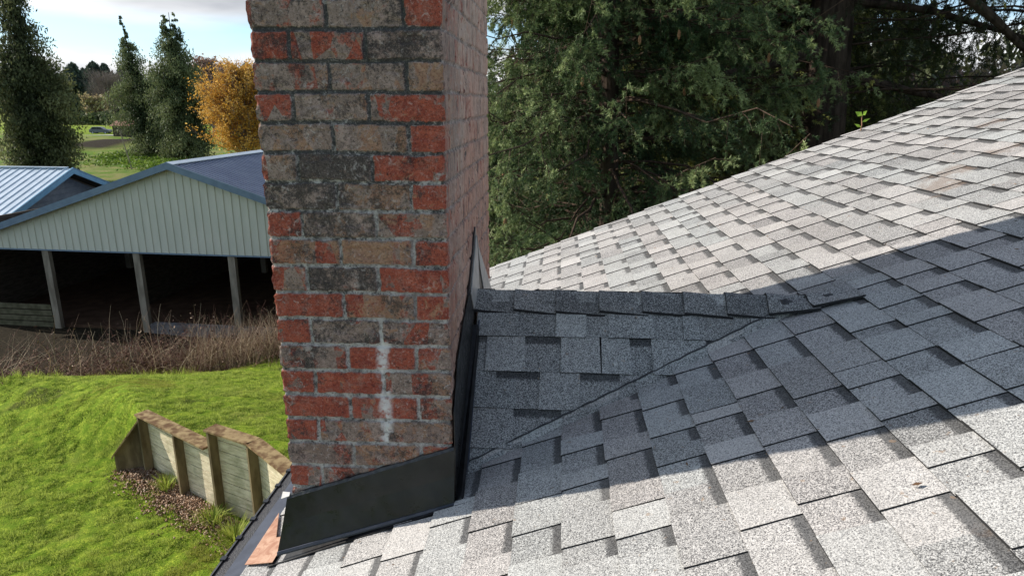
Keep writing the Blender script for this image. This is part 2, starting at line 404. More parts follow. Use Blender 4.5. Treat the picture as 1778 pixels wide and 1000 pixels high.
# ridge caps
def caps():
    xs=[-.336,-.172,0,.178,.352,.520,.690,.855,1.010,1.165]
    for i in range(9):
        x0,x1=xs[i],xs[i+1]; V=[];A=[];X=[];n=13; rr=random.Random(i)
        drop=[ZR(x)+.014 for x in (x0,x1)]
        t=float(np.clip(RNG.normal(.40,.1),.2,.6)); 
        t=[-.20,.10,-.35,-.15,-.25,-.10,-.35,-.05,.1][i]
        ends=[]
        for e,(x,lift) in enumerate(((x0-.004,.024+.0005*i),(x1+.02,.009+.0005*i))):
            row=[]
            w=.112+rr.uniform(-.004,.004)
            for j in range(n):
                s_=(j/(n-1)*2-1)                       # -1 near edge .. +1 far edge
                # cross-section: planes with slope CM, rounded at ridge
                dd=abs(s_)*w; y=RY+math.copysign(1,s_)*dd/ck*1.0
                z=RZ-CM*(math.sqrt((dd/ck)**2+.018**2)-.010)
                y=RY+(y-RY)*1.0
                zz=ZR(x)+.012
                if x>.95:                              # opens out flat onto the main slope
                    f_=min(1,(x-.95)/.10); y=y+(RY-.02+s_*(.125)-y)*f_*.9
                z=max(z,zz)
                if x>1.03: z=zz-.002
                row.append((x,y,z+lift))
            ends.append(row)
        top=ends[0]+ends[1]; bot=[(a,b,c-.011) for a,b,c in top]
        N2=4*n; V=top+top+bot; F=[(j,j+1,n+j+1,n+j) for j in range(n-1)]; N1=2*n
        def sh(f): return tuple(q+N1 for q in f)
        G=[(N2+j,N2+n+j,N2+n+j+1,N2+j+1) for j in range(n-1)]
        G=[(2*n+j,2*n+n+j,2*n+n+j+1,2*n+j+1) for j in range(n-1)]
        N2=2*n; G+=[(j,N2+j,N2+j+1,j+1) for j in range(n-1)]+[(n+j,n+j+1,N2+n+j+1,N2+n+j) for j in range(n-1)]
        G+=[(0,n,N2+n,N2),(n-1,N2+n-1,N2+2*n-1,2*n-1)]
        F+=[sh(f) for f in G]
        o=obj('cap_shingle',V,F,mat_sh.m,cricket,attrs={'sh':np.tile([[t,.3,0]],(len(V),1)),'sx':np.array([[rr.random()*0+.3,0,float(q>=2*n)] for q in range(len(V))]),'stain':np.zeros((len(V),3))})
caps()
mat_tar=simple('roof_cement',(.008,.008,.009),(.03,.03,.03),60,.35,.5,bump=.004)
def blob(P,N,r,seed,parent,name='sealant_blob'):
    rr=random.Random(seed); N=np.array(N,float); N/=np.linalg.norm(N); a=np.cross(N,[0,1,0]); a/=np.linalg.norm(a); b=np.cross(N,a)
    V=[np.array(P)+N*r*.28];F=[];n=22; rs=[r*(.65+.5*rr.random()) for _ in range(n)]
    for k,(fr,h) in enumerate(((.5,.24),(.85,.14),(1,-.05))):
        for j in range(n):
            t=2*math.pi*j/n; rad=rs[j]*fr; V.append(np.array(P)+a*rad*math.cos(t)*1.15+b*rad*math.sin(t)*.8+N*(h*r+rr.uniform(-.03,.03)*r))
    for j in range(n): F.append((0,1+j,1+(j+1)%n))
    for k in (0,1):
        for j in range(n): F.append((1+k*n+j,1+(k+1)*n+j,1+(k+1)*n+(j+1)%n,1+k*n+(j+1)%n))
    return obj(name,V,F,mat_tar,parent,smooth=True)
blob((.922,2.705,8.226),(0,-1,.9),.026,3,cricket); blob((.940,2.678,8.200),(0,-1,.9),.020,4,cricket)
blob((1.082,2.705,8.258),(-.3,-.3,1),.026,5,cricket)
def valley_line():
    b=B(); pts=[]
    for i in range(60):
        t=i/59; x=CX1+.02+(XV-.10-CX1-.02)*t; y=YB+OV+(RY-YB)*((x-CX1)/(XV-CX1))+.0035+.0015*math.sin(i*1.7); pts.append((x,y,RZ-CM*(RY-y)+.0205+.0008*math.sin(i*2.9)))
    b.tube(pts,[.0030+.0012*random.random() for _ in pts],5); o=b.obj('valley_shadow_line',mat_tar,house)  # dark bead added to draw the shadow line of the valley cut
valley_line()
# deck, other slope, walls, fascia
mat_deck=simple('roof_deck',(.05,.05,.05),(.09,.085,.08),20)
mat_paint=simple('black_trim_paint',(.018,.019,.022),(.03,.031,.035),30,.45,.5)
mat_siding=simple('house_siding',(.45,.44,.40),(.52,.50,.46),6,.7)
def deck():
    b=B(); XR=RIDX
    def slab(y0,y1,x0,x1): b.hexa([(x0,y0,ZR(x0)-.09),(x1,y0,ZR(x1)-.09),(x1,y1,ZR(x1)-.09),(x0,y1,ZR(x0)-.09),(x0,y0,ZR(x0)-.004),(x1,y0,ZR(x1)-.004),(x1,y1,ZR(x1)-.004),(x0,y1,ZR(x0)-.004)])
    x0=XE-.0; ya,yb=-3.5,YK-.012
    slab(ya,CY0+.01,x0,XR); slab(CY1-.01,yb,x0,XR); slab(CY0+.01,CY1-.01,x0,CX0-.0); slab(CY0+.01,CY1-.01,CX1,XR)
    b.obj('roof_deck',mat_deck,house)
    b=B(); zr=ZR(XR)
    b.hexa([(XR,ya,zr-.09),(XR+8.2,ya,zr-.09-3.28),(XR+8.2,yb,zr-.09-3.28),(XR,yb,zr-.09),(XR,ya,zr+.008),(XR+8.2,ya,zr-3.272),(XR+8.2,yb,zr-3.272),(XR,yb,zr+.008)])
    b.obj('far_slope',mat_deck,house)
    b=B(); y0,y1=YK-.05,YK-.018
    for xa,xb,za,zb in ((x0,XR,ZR(x0),zr),(XR,XR+8.2,zr,zr-3.28)):
        b.hexa([(xa,y0,za-.25),(xb,y0,zb-.25),(xb,y1,zb-.25),(xa,y1,za-.25),(xa,y0,za-.095),(xb,y0,zb-.095),(xb,y1,zb-.095),(xa,y1,za-.095)])
    b.obj('rake_board',mat_paint,house)
    b=B(); b.box(-.55,15,-3.2,YK-.5,3.2,7.35); b.prism([(-.55,YK-.52,7.35),(15,YK-.52,7.35),(XR,YK-.52,zr-.2)],(0,.02,0))
    for k in range(22): b.box(-.562,-.55,-3.2,YK-.5,3.6+k*.17,3.6+k*.17+.16)
    b.obj('wall',mat_siding,house)
    # eave closure under the near-side shingles near the camera (rest of the slope, plain)
    b=B(); b.hexa([(x0,-3.5,ZR(x0)-.003),(XR,-3.5,ZR(XR)-.003),(XR,-1.19,ZR(XR)-.003),(x0,-1.19,ZR(x0)-.003),(x0,-3.5,ZR(x0)+.012),(XR,-3.5,ZR(XR)+.012),(XR,-1.19,ZR(XR)+.012),(x0,-1.19,ZR(x0)+.012)])
    o=b.obj('rear_shingles',mat_deck,house)
deck()
# gutter
mat_gblack=simple('gutter_black_enamel',(.012,.013,.016),(.03,.032,.036),18,.35,.5)
mat_gblue=simple('drip_edge_slate_enamel',(.035,.042,.06),(.055,.065,.09),14,.4,.5)
def gutter():
    y0,y1=-3.5,YK+.02; zt=ZR(XE)
    g=B(); X0=-1.262
    prof=[(-1.16,zt-.03),(-1.16,zt-.14),(X0+.02,zt-.14),(X0,zt-.10),(X0,zt-.028),(X0+.010,zt-.024),(X0+.012,zt-.034),(X0+.010,zt-.13),(-1.17,zt-.13),(-1.17,zt-.03)]
    g.prism([(x,y0,z) for x,z in prof],(0,y1-y0,0)); go=g.obj('gutter',mat_gblack,house)
    g=B(); prof=[(X0+.013,zt-.030),(X0+.062,zt-.022),(X0+.062,zt-.026),(X0+.013,zt-.035)]
    g.prism([(x,y0,z) for x,z in prof],(0,y1-y0,0))
    gg=g.obj('gutter_guard',simple('guard_mesh',(.010,.010,.012),(.05,.052,.058),260,.5,.4,bump=.003,detail=1),go)
    for i in range(46):          # small clips along the outer lip
        y=.6+i*.13; c=B(); c.box(X0-.003,X0+.018,y,y+.022,zt-.030,zt-.0215); c.obj('clip',mat_gblack,go)
    d=B(); prof=[(X0+.060,zt-.018),(XE+.004,zt+.0),(XE+.004,zt-.004),(X0+.062,zt-.024),(X0+.062,zt-.05),(X0+.060,zt-.05)]
    d.prism([(x,y0,z) for x,z in prof],(0,y1-y0,0)); d.obj('drip_edge',mat_gblue,house)
    f=B(); f.box(-1.155,-1.13,y0,y1,zt-.22,zt-.06); f.obj('fascia',mat_paint,house)
gutter()
# ================================================================== CHIMNEY
JZ=9.2114; PZ=.0897; TOPZ=10.9
NEAR={0:[(.15,.3,.1,.1),(0,.35,.2,.15),(.95,.1,0,0)],1:[(.9,.3,0,0),(.55,.3,.2,.1),(.1,.6,.1,.3)],2:[(.12,.3,.4,0),(.1,.35,.3,0),(.05,.2,.5,0)],
3:[(.6,.3,.1,0),(0,.3,.35,.35),(.6,.2,.1,.1)],4:[(0,.25,.4,.1),(0,.3,.4,.1),(1,.1,0,0)],5:[(.3,.2,.45,.1),(0,.9,.1,.30),(.92,.2,.1,.1)],
6:[(0,.75,0,.2),(0,.5,.45,.2),(.9,.1,.1,0)],7:[(.95,.35,0,0),(0,.6,.25,.3),(.1,.2,.35,.35)],8:[(.35,.3,.4,.1),(.1,.2,.7,.1),(.85,.3,.1,0)],
9:[(.5,.25,.2,0),(0,.8,.2,.35),(.85,.1,.1,.2)],10:[(1,.15,0,0),(.35,.2,.55,.1),(.8,.25,.2,0)],11:[(.65,.25,.1,0),(.2,.6,.1,.1),(.45,.35,.2,.1)],
12:[(.2,.45,.1,.1),(.85,.1,.15,.2),(.6,.2,.2,0)],13:[(.85,.1,.1,.25),(.88,.1,.2,.2),(.15,.4,.3,.1)],14:[(.97,.1,.05,0),(.85,.1,.2,.35),(.4,.3,.2,0)],
15:[(.6,.3,.1,0),(.25,.3,.25,0),(.12,.35,.3,.2)],16:[(.08,.3,.15,0),(.2,.25,.45,.1),(.3,.2,.4,.1)],17:[(.8,.2,.1,.1),(.25,.3,.3,0),(.4,.2,.3,0)]}
mat_br=M('weathered_brick',.9,.2)
def brick_mat():
    m=mat_br; a=m.attr('ba'); b=m.attr('bb')     # ba: mask, red, soot ; bb: orange, white, rnd
    cs=(1,1,1)
    n1=m.noise(34,9,.68); n2=m.noise(11,6,.6); n3=m.noise(75,5,.7); n4=m.noise(22,7,.7,dist=1.2); n5=m.noise(240,3,.6)
    streak=m.noise(60,4,.6,cs=(1,1,.12))
    cell=m.vor(17,cs=(1,1,.42)); cs_=m.N('ShaderNodeSeparateColor'); m.L(cell,cs_.inputs[0])
    nf=m.noise(130,6,.75); ng=m.noise(300,3,.7)
    fine=m.math('ADD',m.math('MULTIPLY',nf,.55),m.math('MULTIPLY',ng,.45))
    grey=m.mix(m.ss(n1,.32,.64),(.100,.068,.058),(.335,.24,.20)); grey=m.mix(m.math('MULTIPLY',m.ss(cs_.outputs[0],.5,.62),.55),grey,(.21,.145,.115))
    grey=m.mix(m.math('MULTIPLY',b[2],.22),grey,(.33,.27,.225))
    red=m.mix(m.ss(n4,.3,.7),(.21,.036,.021),(.37,.088,.048)); red=m.mix(m.math('MULTIPLY',m.ss(n1,.50,.68),.55),red,(.25,.14,.11)); red=m.mix(m.math('MULTIPLY',m.ss(n3,.60,.70),.6),red,(.38,.24,.19))
    orange=m.mix(m.ss(n3,.35,.65),(.25,.12,.07),(.37,.22,.13))
    jit=m.math('MULTIPLY',m.math('SUBTRACT',cs_.outputs[1],.5),.36)
    fr=m.ss(m.math('ADD',jit,m.math('ADD',m.math('ADD',m.math('MULTIPLY',n2,.45),m.math('MULTIPLY',n1,.60)),m.math('MULTIPLY',a[1],.46))),.70,.77)
    fo=m.ss(m.math('ADD',m.math('ADD',m.math('MULTIPLY',n4,.7),m.math('MULTIPLY',cs_.outputs[2],.22)),m.math('MULTIPLY',b[0],.36)),.62,.68)
    c=m.mix(m.math('MULTIPLY',fr,.96),grey,red); c=m.mix(m.math('MULTIPLY',fo,.8),c,orange)
    fs=m.ss(m.math('ADD',m.math('ADD',m.math('MULTIPLY',n3,.45),m.math('MULTIPLY',n2,.55)),m.math('MULTIPLY',a[2],.21)),.545,.68)
    c=m.mix(m.math('MULTIPLY',fs,.82),c,(.028,.026,.026))
    mort=m.mix(m.ss(n1,.35,.62),(.17,.155,.145),(.42,.40,.375))
    fk=m.ss(m.math('ADD',m.noise(24,8,.78),m.math('MULTIPLY',a[2],.30)),.56,.66)
    mort=m.mix(m.math('MULTIPLY',fk,.92),mort,(.035,.034,.034))
    c=m.mix(a[0],mort,c)
    fw=m.ss(m.math('ADD',m.math('ADD',m.math('MULTIPLY',n1,.5),m.math('MULTIPLY',streak,.35)),m.math('MULTIPLY',b[1],.30)),.66,.78)
    c=m.mix(m.math('MULTIPLY',fw,.62),c,(.52,.50,.485))
    # grain: dark pits and pale scuffs
    c=m.mix(m.math('MULTIPLY',m.ss(fine,.520,.59),.72),c,(.028,.026,.025)); c=m.mix(m.math('MULTIPLY',m.ss(fine,.47,.41),.24),c,(.42,.37,.33))
    lime=m.math('MULTIPLY',m.ss(m.noise(48,7,.72,dist=.8),.54,.66),m.ss(m.noise(7,3,.5),.36,.60)); c=m.mix(m.math('MULTIPLY',lime,.55),c,(.47,.43,.40))
    blk=m.ss(m.noise(66,6,.7,dist=.5),.60,.67); c=m.mix(m.math('MULTIPLY',blk,.75),c,(.026,.024,.024))
    wsp=m.math('MULTIPLY',m.ss(nf,.66,.70),m.ss(n2,.55,.62)); c=m.mix(m.math('MULTIPLY',wsp,.8),c,(.7,.69,.67))
    w=m.ss(b[1],.50,1.0); c=m.mix(m.math('MULTIPLY',m.math('MULTIPLY',w,m.ss(m.math('ADD',n1,m.math('MULTIPLY',n3,.4)),.50,.74)),.9),c,(.60,.585,.57))
    # tan wash smeared down uphill face, roof bounce light in its colour; dark streaks
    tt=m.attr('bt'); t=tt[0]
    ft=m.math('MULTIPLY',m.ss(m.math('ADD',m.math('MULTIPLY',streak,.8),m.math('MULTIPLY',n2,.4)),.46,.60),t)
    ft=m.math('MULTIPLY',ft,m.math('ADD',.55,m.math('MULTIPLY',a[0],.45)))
    smear_bounce=m.mix(tt[1],m.mix(m.ss(n3,.3,.7),(.50,.38,.30),(.70,.58,.48)),m.mix(m.ss(n1,.3,.7),(.47,.20,.13),(.64,.39,.29)))
    c=m.mix(ft,c,smear_bounce)
    ds=m.math('MULTIPLY',m.ss(m.noise(75,4,.65,cs=(1,1,.09)),.54,.64),t); c=m.mix(m.math('MULTIPLY',ds,.62),c,(.075,.062,.058))
    m.color(c)
    m.bump(m.math('ADD',m.math('ADD',n1,m.math('MULTIPLY',n5,.35)),m.math('MULTIPLY',m.vor(160,out='Distance'),.5)),.0035,.9)
brick_mat()
cdep=lambda z:None
def face(P0,Ud,Nd,ulen,zb,zt,ru,rz,layout,seed,parity,tan=0,flipc=False):
    nu=int(ulen/ru)+1; nz=int((zt-zb)/rz)+1
    u=np.linspace(0,ulen,nu); z=np.linspace(zb,zt,nz); Ug,Zg=np.meshgrid(u,z)
    # wander of the joints
    zj=Zg+(fbm(Ug*6,Zg*6,seed,4,2)-.5)*.008+(fbm(Ug*60,Zg*60,seed,14,2)-.5)*.004
    uj=Ug+(fbm(Ug*6,Zg*6,seed+9,4,2)-.5)*.008+(fbm(Ug*60,Zg*60,seed,24,2)-.5)*.005
    row=np.floor((JZ-zj)/PZ).astype(int)+1           # row 1 lies just below z=JZ ; row k == table k
    fz=((JZ-zj)/PZ)%1.0; dz=np.minimum(fz,1-fz)*PZ
    par=(row+parity)%2
    L=.2350; off=np.where(par==0,0,L*.5+.0005)
    if flipc: off=np.where(par==0,L*.5+.0005,0)
    q=(uj+off)/L; ib=np.floor(q).astype(int); fu=q-ib; du=np.minimum(fu,1-fu)*L
    du=np.where((uj<.012)|(uj>ulen-.012),.1,du)
    jw=.0042+.0020*hsh(row,ib,ib*0,seed)
    # rounded rectangle distance
    r=.005; ax=np.maximum(r-(du-jw),0); az_=np.maximum(r-(dz-jw),0); dist=np.minimum(np.minimum(du,dz)-jw,r)
    inner=r-np.hypot(ax,az_); inner=np.where((ax>0)|(az_>0),inner,r)
    chip=(fbm(Ug*55,Zg*55,seed,51,3)-.45)*.009
    mask=sst((inner-chip*.7+.0005)/.0028)
    rnd=lambda k:hsh(row,ib,ib*0,seed*7+k)
    dep=.0060*(1-mask)+(.5-rnd(1))*.003+ (fbm(Ug*50,Zg*50,seed,61,4)-.5)*.0032 + (fbm(Ug*16,Zg*16,seed,71,2)-.5)*.004
    spall=sst((fbm(Ug*14,Zg*22,seed,81,3)-.60)/.06)*.004*mask; dep=dep+spall
    # shared corner profile
    zz=Zg[:,0]; fzc=((JZ-zz-(fbm(zz*6,zz*0,1,4,2)-.5)*.006)/PZ)%1.0; mc=sst((np.minimum(fzc,1-fzc)*PZ-.006)/.005)
    cdp=.002+.006*(1-mc)+(fbm(zz*45,zz*0,3,91,3)-.5)*.008; cdp=cdp[:,None]
    w0=np.clip(1-Ug/.010,0,1); w1=np.clip(1-(ulen-Ug)/.010,0,1); w=np.maximum(w0,w1)
    dep=dep*(1-w)+cdp*w
    Up=Ug+cdp*w0-cdp*w1
    P=np.array(P0)[None,None,:]+Up[...,None]*np.array(Ud)-dep[...,None]*np.array(Nd)
    P[...,2]=Zg
    red=.15+.75*(rnd(2)>.62)*rnd(3)+.25*rnd(4); soot=.2+.6*rnd(5)**2; org=.5*rnd(6); wh=.45*rnd(7)**2
    if layout:
        for k,t in NEAR.items():
            for j,(a_,b_,c_,d_) in enumerate(t):
                mm=(row==k)&(ib==j); red[mm]=a_; soot[mm]=b_; org[mm]=c_; wh[mm]=d_
        g=np.exp(-(((Ug-(-.575-CX0+0))/.040)**2))*np.clip((fbm(Ug*26,Zg*26,0,17,4)-.5)*3+.80,0,1)*sst((8.30-Zg)/.06)*sst((Zg-7.83)/.06); wh=np.maximum(wh,g*.95)
        ms=np.clip((Zg-8.5)/.6,0,1); soot=np.where(mask<.5,ms*.75+.1,soot)
        wh=np.where(mask<.5,np.clip((8.9-Zg)/.7,0,1)*.35+wh*.3+g*.35,wh)
    else: soot=np.where(mask<.5,.35,soot)
    A=np.stack([mask,red,soot],-1).reshape(-1,3); Bb=np.stack([org,wh,rnd(8)],-1).reshape(-1,3)
    tt=np.zeros(A.shape)
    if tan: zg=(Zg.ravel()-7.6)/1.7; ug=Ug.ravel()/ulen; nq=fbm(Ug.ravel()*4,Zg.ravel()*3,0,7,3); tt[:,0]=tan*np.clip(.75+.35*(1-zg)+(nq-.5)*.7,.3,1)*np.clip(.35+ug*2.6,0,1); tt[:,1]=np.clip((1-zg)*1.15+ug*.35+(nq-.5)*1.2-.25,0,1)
    i=(np.arange(nu-1)[None,:]+np.arange(nz-1)[:,None]*nu).ravel(); F=np.stack([i,i+1,i+nu+1,i+nu],1)
    return P.reshape(-1,3),F,A,Bb,tt
def chimney():
    parts=[]
    zb,zs=7.30,9.45
    specs=[((CX0,CY0,0),(1,0,0),(0,-1,0),CX1-CX0,.0030,.0030,True,3,0,0.0,False),
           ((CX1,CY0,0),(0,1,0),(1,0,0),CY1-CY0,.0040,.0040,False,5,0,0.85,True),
           ((CX1,CY1,0),(-1,0,0),(0,1,0),CX1-CX0,.012,.0080,False,6,0,0,False),
           ((CX0,CY1,0),(0,-1,0),(-1,0,0),CY1-CY0,.012,.0080,False,8,0,0,False)]
    for P0,U,N_,ul,ru,rz,lay,sd,par,tan,fl in specs:
        parts.append(face(P0,U,N_,ul,zb,zs,ru,rz,lay,sd,par,tan,fl))
        parts.append(face(P0,U,N_,ul,zs,TOPZ,.02,.0149,False,sd,par,tan,fl))
        parts.append(face(P0,U,N_,ul,3.3,zb,.03,.03,False,sd,par,0,fl))
    V=[];F=[];A=[];Bb=[];T=[];k=0
    for v,f,a,b,t in parts: V.append(v);F.append(f+k);A.append(a);Bb.append(b);T.append(t);k+=len(v)
    # crown cap
    c=B(); c.box(CX0-.03,CX1+.03,CY0-.03,CY1+.03,TOPZ-.002,TOPZ+.09); cv=np.array(c.V); cf=np.array(c.F)
    V.append(cv);F.append(cf+k);A.append(np.zeros((8,3)));Bb.append(np.zeros((8,3)));T.append(np.zeros((8,3)))
    return obj('chimney',np.concatenate(V),np.concatenate(F),mat_br.m,house,attrs={'ba':np.concatenate(A),'bb':np.concatenate(Bb),'bt':np.concatenate(T)})
chim=chimney(); chim['label']='red brick chimney with weathered sooty bricks and white mortar stains'
# flashing
mf=M('charcoal_flashing',.5,.38)
nf=mf.noise(7,6,.65); mf.color(mf.mix(mf.ss(nf,.3,.7),(.008,.008,.008),(.022,.022,.021))); mf.L(mf.ss(mf.noise(20,6,.7),-.1,1.3),mf.b.inputs['Roughness'])
mf.bump(mf.noise(5,3,.5),.02,.6); mat_fl=mf.m
mfe=simple('fold_edge_highlight',(.035,.042,.065),(.06,.065,.09),20,.4,.5)
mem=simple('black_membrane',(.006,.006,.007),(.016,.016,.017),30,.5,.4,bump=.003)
cop=M('copper_sheet',.38,.5); cn=cop.noise(16,7,.7,dist=1.0); cop.color(cop.mix(cop.ss(cn,.35,.65),(.36,.16,.09),(.58,.36,.24))); cop.b.inputs['Metallic'].default_value=.35
galv=simple('galvanised_sheet',(.30,.30,.285),(.42,.41,.39),18,.5,.5)
def flash():
    y=CY0-.010
    def nz(x): return ZR(x)
    # apron sheet along the near face (slightly kicked out at the foot)
    n=16; V=[];F=[]
    for i in range(n+1):
        t=i/n; x=-.985+(CX1+.006+.985)*t
        zt_=7.650+(7.862-7.650)*t; zb_=7.445+(7.672-7.445)*t
        xt=-.945+(CX1+.006+.945)*t if True else x
        wav=.0025*math.sin(t*23)
        V+=[(xt,y,zt_+wav),(x*.5+xt*.5,y-.012,(zt_+zb_)/2),(x,y-.034,zb_),(x-.002,y-.040,zb_-.012)]
    for i in range(n):
        for j in range(3): a=i*4+j; F.append((a,a+1,a+5,a+4))
    V2=[(a,b+.003,c) for a,b,c in V]; k=len(V)
    F2=[tuple(x+k for x in f[::-1]) for f in F]
    o=obj('side_flashing',V+V2,F+F2,mat_fl,chim); o['label']='black metal flashing sheet along the foot of the chimney'
    # folded hem, its bluish highlight put into a lighter colour
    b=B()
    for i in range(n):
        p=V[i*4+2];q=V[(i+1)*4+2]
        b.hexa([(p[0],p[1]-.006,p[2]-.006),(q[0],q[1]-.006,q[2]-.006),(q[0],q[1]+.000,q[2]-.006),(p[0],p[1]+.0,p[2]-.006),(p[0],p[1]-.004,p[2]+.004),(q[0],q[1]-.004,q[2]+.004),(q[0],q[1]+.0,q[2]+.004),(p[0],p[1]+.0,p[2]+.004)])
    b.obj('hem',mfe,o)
    # membrane on the deck
    b=B(); poly=[(-1.02,2.035),(-.36,2.035),(CX1+.0,2.035),(CX1,2.15),(-1.03,2.2)]
    P=[(x,yy,ZR(x)+.0085) for x,yy in poly]
    V=[]; 
    b.prism(P,(0,0,.004)); b.obj('membrane',mem,chim)
    # cut ends of the shingles stay below: copper piece at the eave corner
    P=[(-1.128,2.085),(-1.0,2.04),(-1.0,2.20),(-1.06,2.215),(-1.135,2.42)]
    b=B(); b.prism([(x,yy,ZR(x)+.020) for x,yy in P],(0,0,.002)); b.obj('copper_sheet',cop.m,house)
    # light tab folded over at the lower corner
    b=B(); b.prism([(-.966,y-.004,7.642),(-.935,y-.004,7.655),(-.938,y+.012,7.660),(-.972,y+.03,7.650)],(0,0,.003)); b.obj('corner_tab',galv,chim)
    # ragged sealant line on top of the apron
    rr=random.Random(3); pts=[];N_=60
    b=B(); tops=[];
    for i in range(N_+1):
        t=i/N_; x=-.945+(CX1+.004+.945)*t; z=7.648+(7.862-7.648)*t
        tops.append((x,z-.004,z+.002+.007*float(fbm(x*55+3,0.,0,5,3))))
    for i in range(N_):
        (xa,za,ua),(xb,zb_,ub)=tops[i],tops[i+1]
        b.hexa([(xa,CY0-.014,za),(xb,CY0-.014,zb_),(xb,CY0+.006,zb_),(xa,CY0+.006,za),(xa,CY0-.008,ua),(xb,CY0-.008,ub),(xb,CY0+.006,ub),(xa,CY0+.006,ua)])
    b.obj('sealant',mat_tar,chim)
    # uphill face: strip along the near cricket slope, then the A-shaped step over the ridge
    X=CX1+.006
    def strip(name,poly,mat,th=.003,x=X,parent=chim):
        b=B(); b.prism([(x,yy,z) for yy,z in poly],(th,0,0)); return b.obj(name,mat,parent)
    up=strip('cricket_flashing',[(2.088,7.66),(2.088,8.000),(2.112,8.02),(2.199,8.150),(2.360,8.235),(2.538,8.300),(2.66,8.30),(2.70,8.21),(2.40,7.87),(2.235,7.665)],mat_fl,.003)
    up['label']='black flashing strip on the uphill face beside the cricket'
    # thin upstand edge between flashing and cricket shingles
    b=B(); b.tube([(X+.018,2.10,7.675),(X+.022,2.27,7.72),(X+.024,2.45,7.925),(X+.024,2.65,8.145)],.0035,6); b.obj('upstand_edge',mat_gblue,up)
    b=B(); b.hexa([(X,2.06,7.65),(X+.03,2.06,7.66),(X+.03,2.62,8.10),(X,2.62,8.10),(X,2.07,7.67),(X+.022,2.07,7.69),(X+.022,2.62,8.135),(X,2.62,8.135)]); b.obj('channel',mem,up)
    strip('step_flashing',[(2.545,8.285),(2.735,8.480),(2.775,8.40),(2.815,8.225),(2.62,8.20)],galv,.004,X+.004)
    strip('step_flashing',[(2.752,8.475),(2.80,8.42),(3.365,8.075),(3.06,8.10),(2.86,8.31)],galv,.004,X+.004)
    strip('sealant',[(2.50,8.285),(2.56,8.33),(2.64,8.41),(2.735,8.515),(2.755,8.50),(2.77,8.46),(2.72,8.45),(2.62,8.35),(2.57,8.29)],mat_tar,.007,X-.004)
    strip('gap_shade_sheet',[(2.745,8.48),(2.765,8.47),(2.84,8.32),(3.05,8.14),(3.05,8.05),(2.78,8.16)],mem,.002,X+.001)  # black sheet put in for the shade of the opening at the ridge
    b=B(); b.box(CX1-.03,CX1-.004,CY0-.018,CY0-.004,7.905,7.975); 
    blob((CX1-.012,CY0-.006,7.945),(0,-1,0),.022,12,chim,'sealant_blob')
    blob((CX1+.012,CY0-.008,7.668),(0,-1,.6),.016,15,chim,'sealant_blob')
flash()
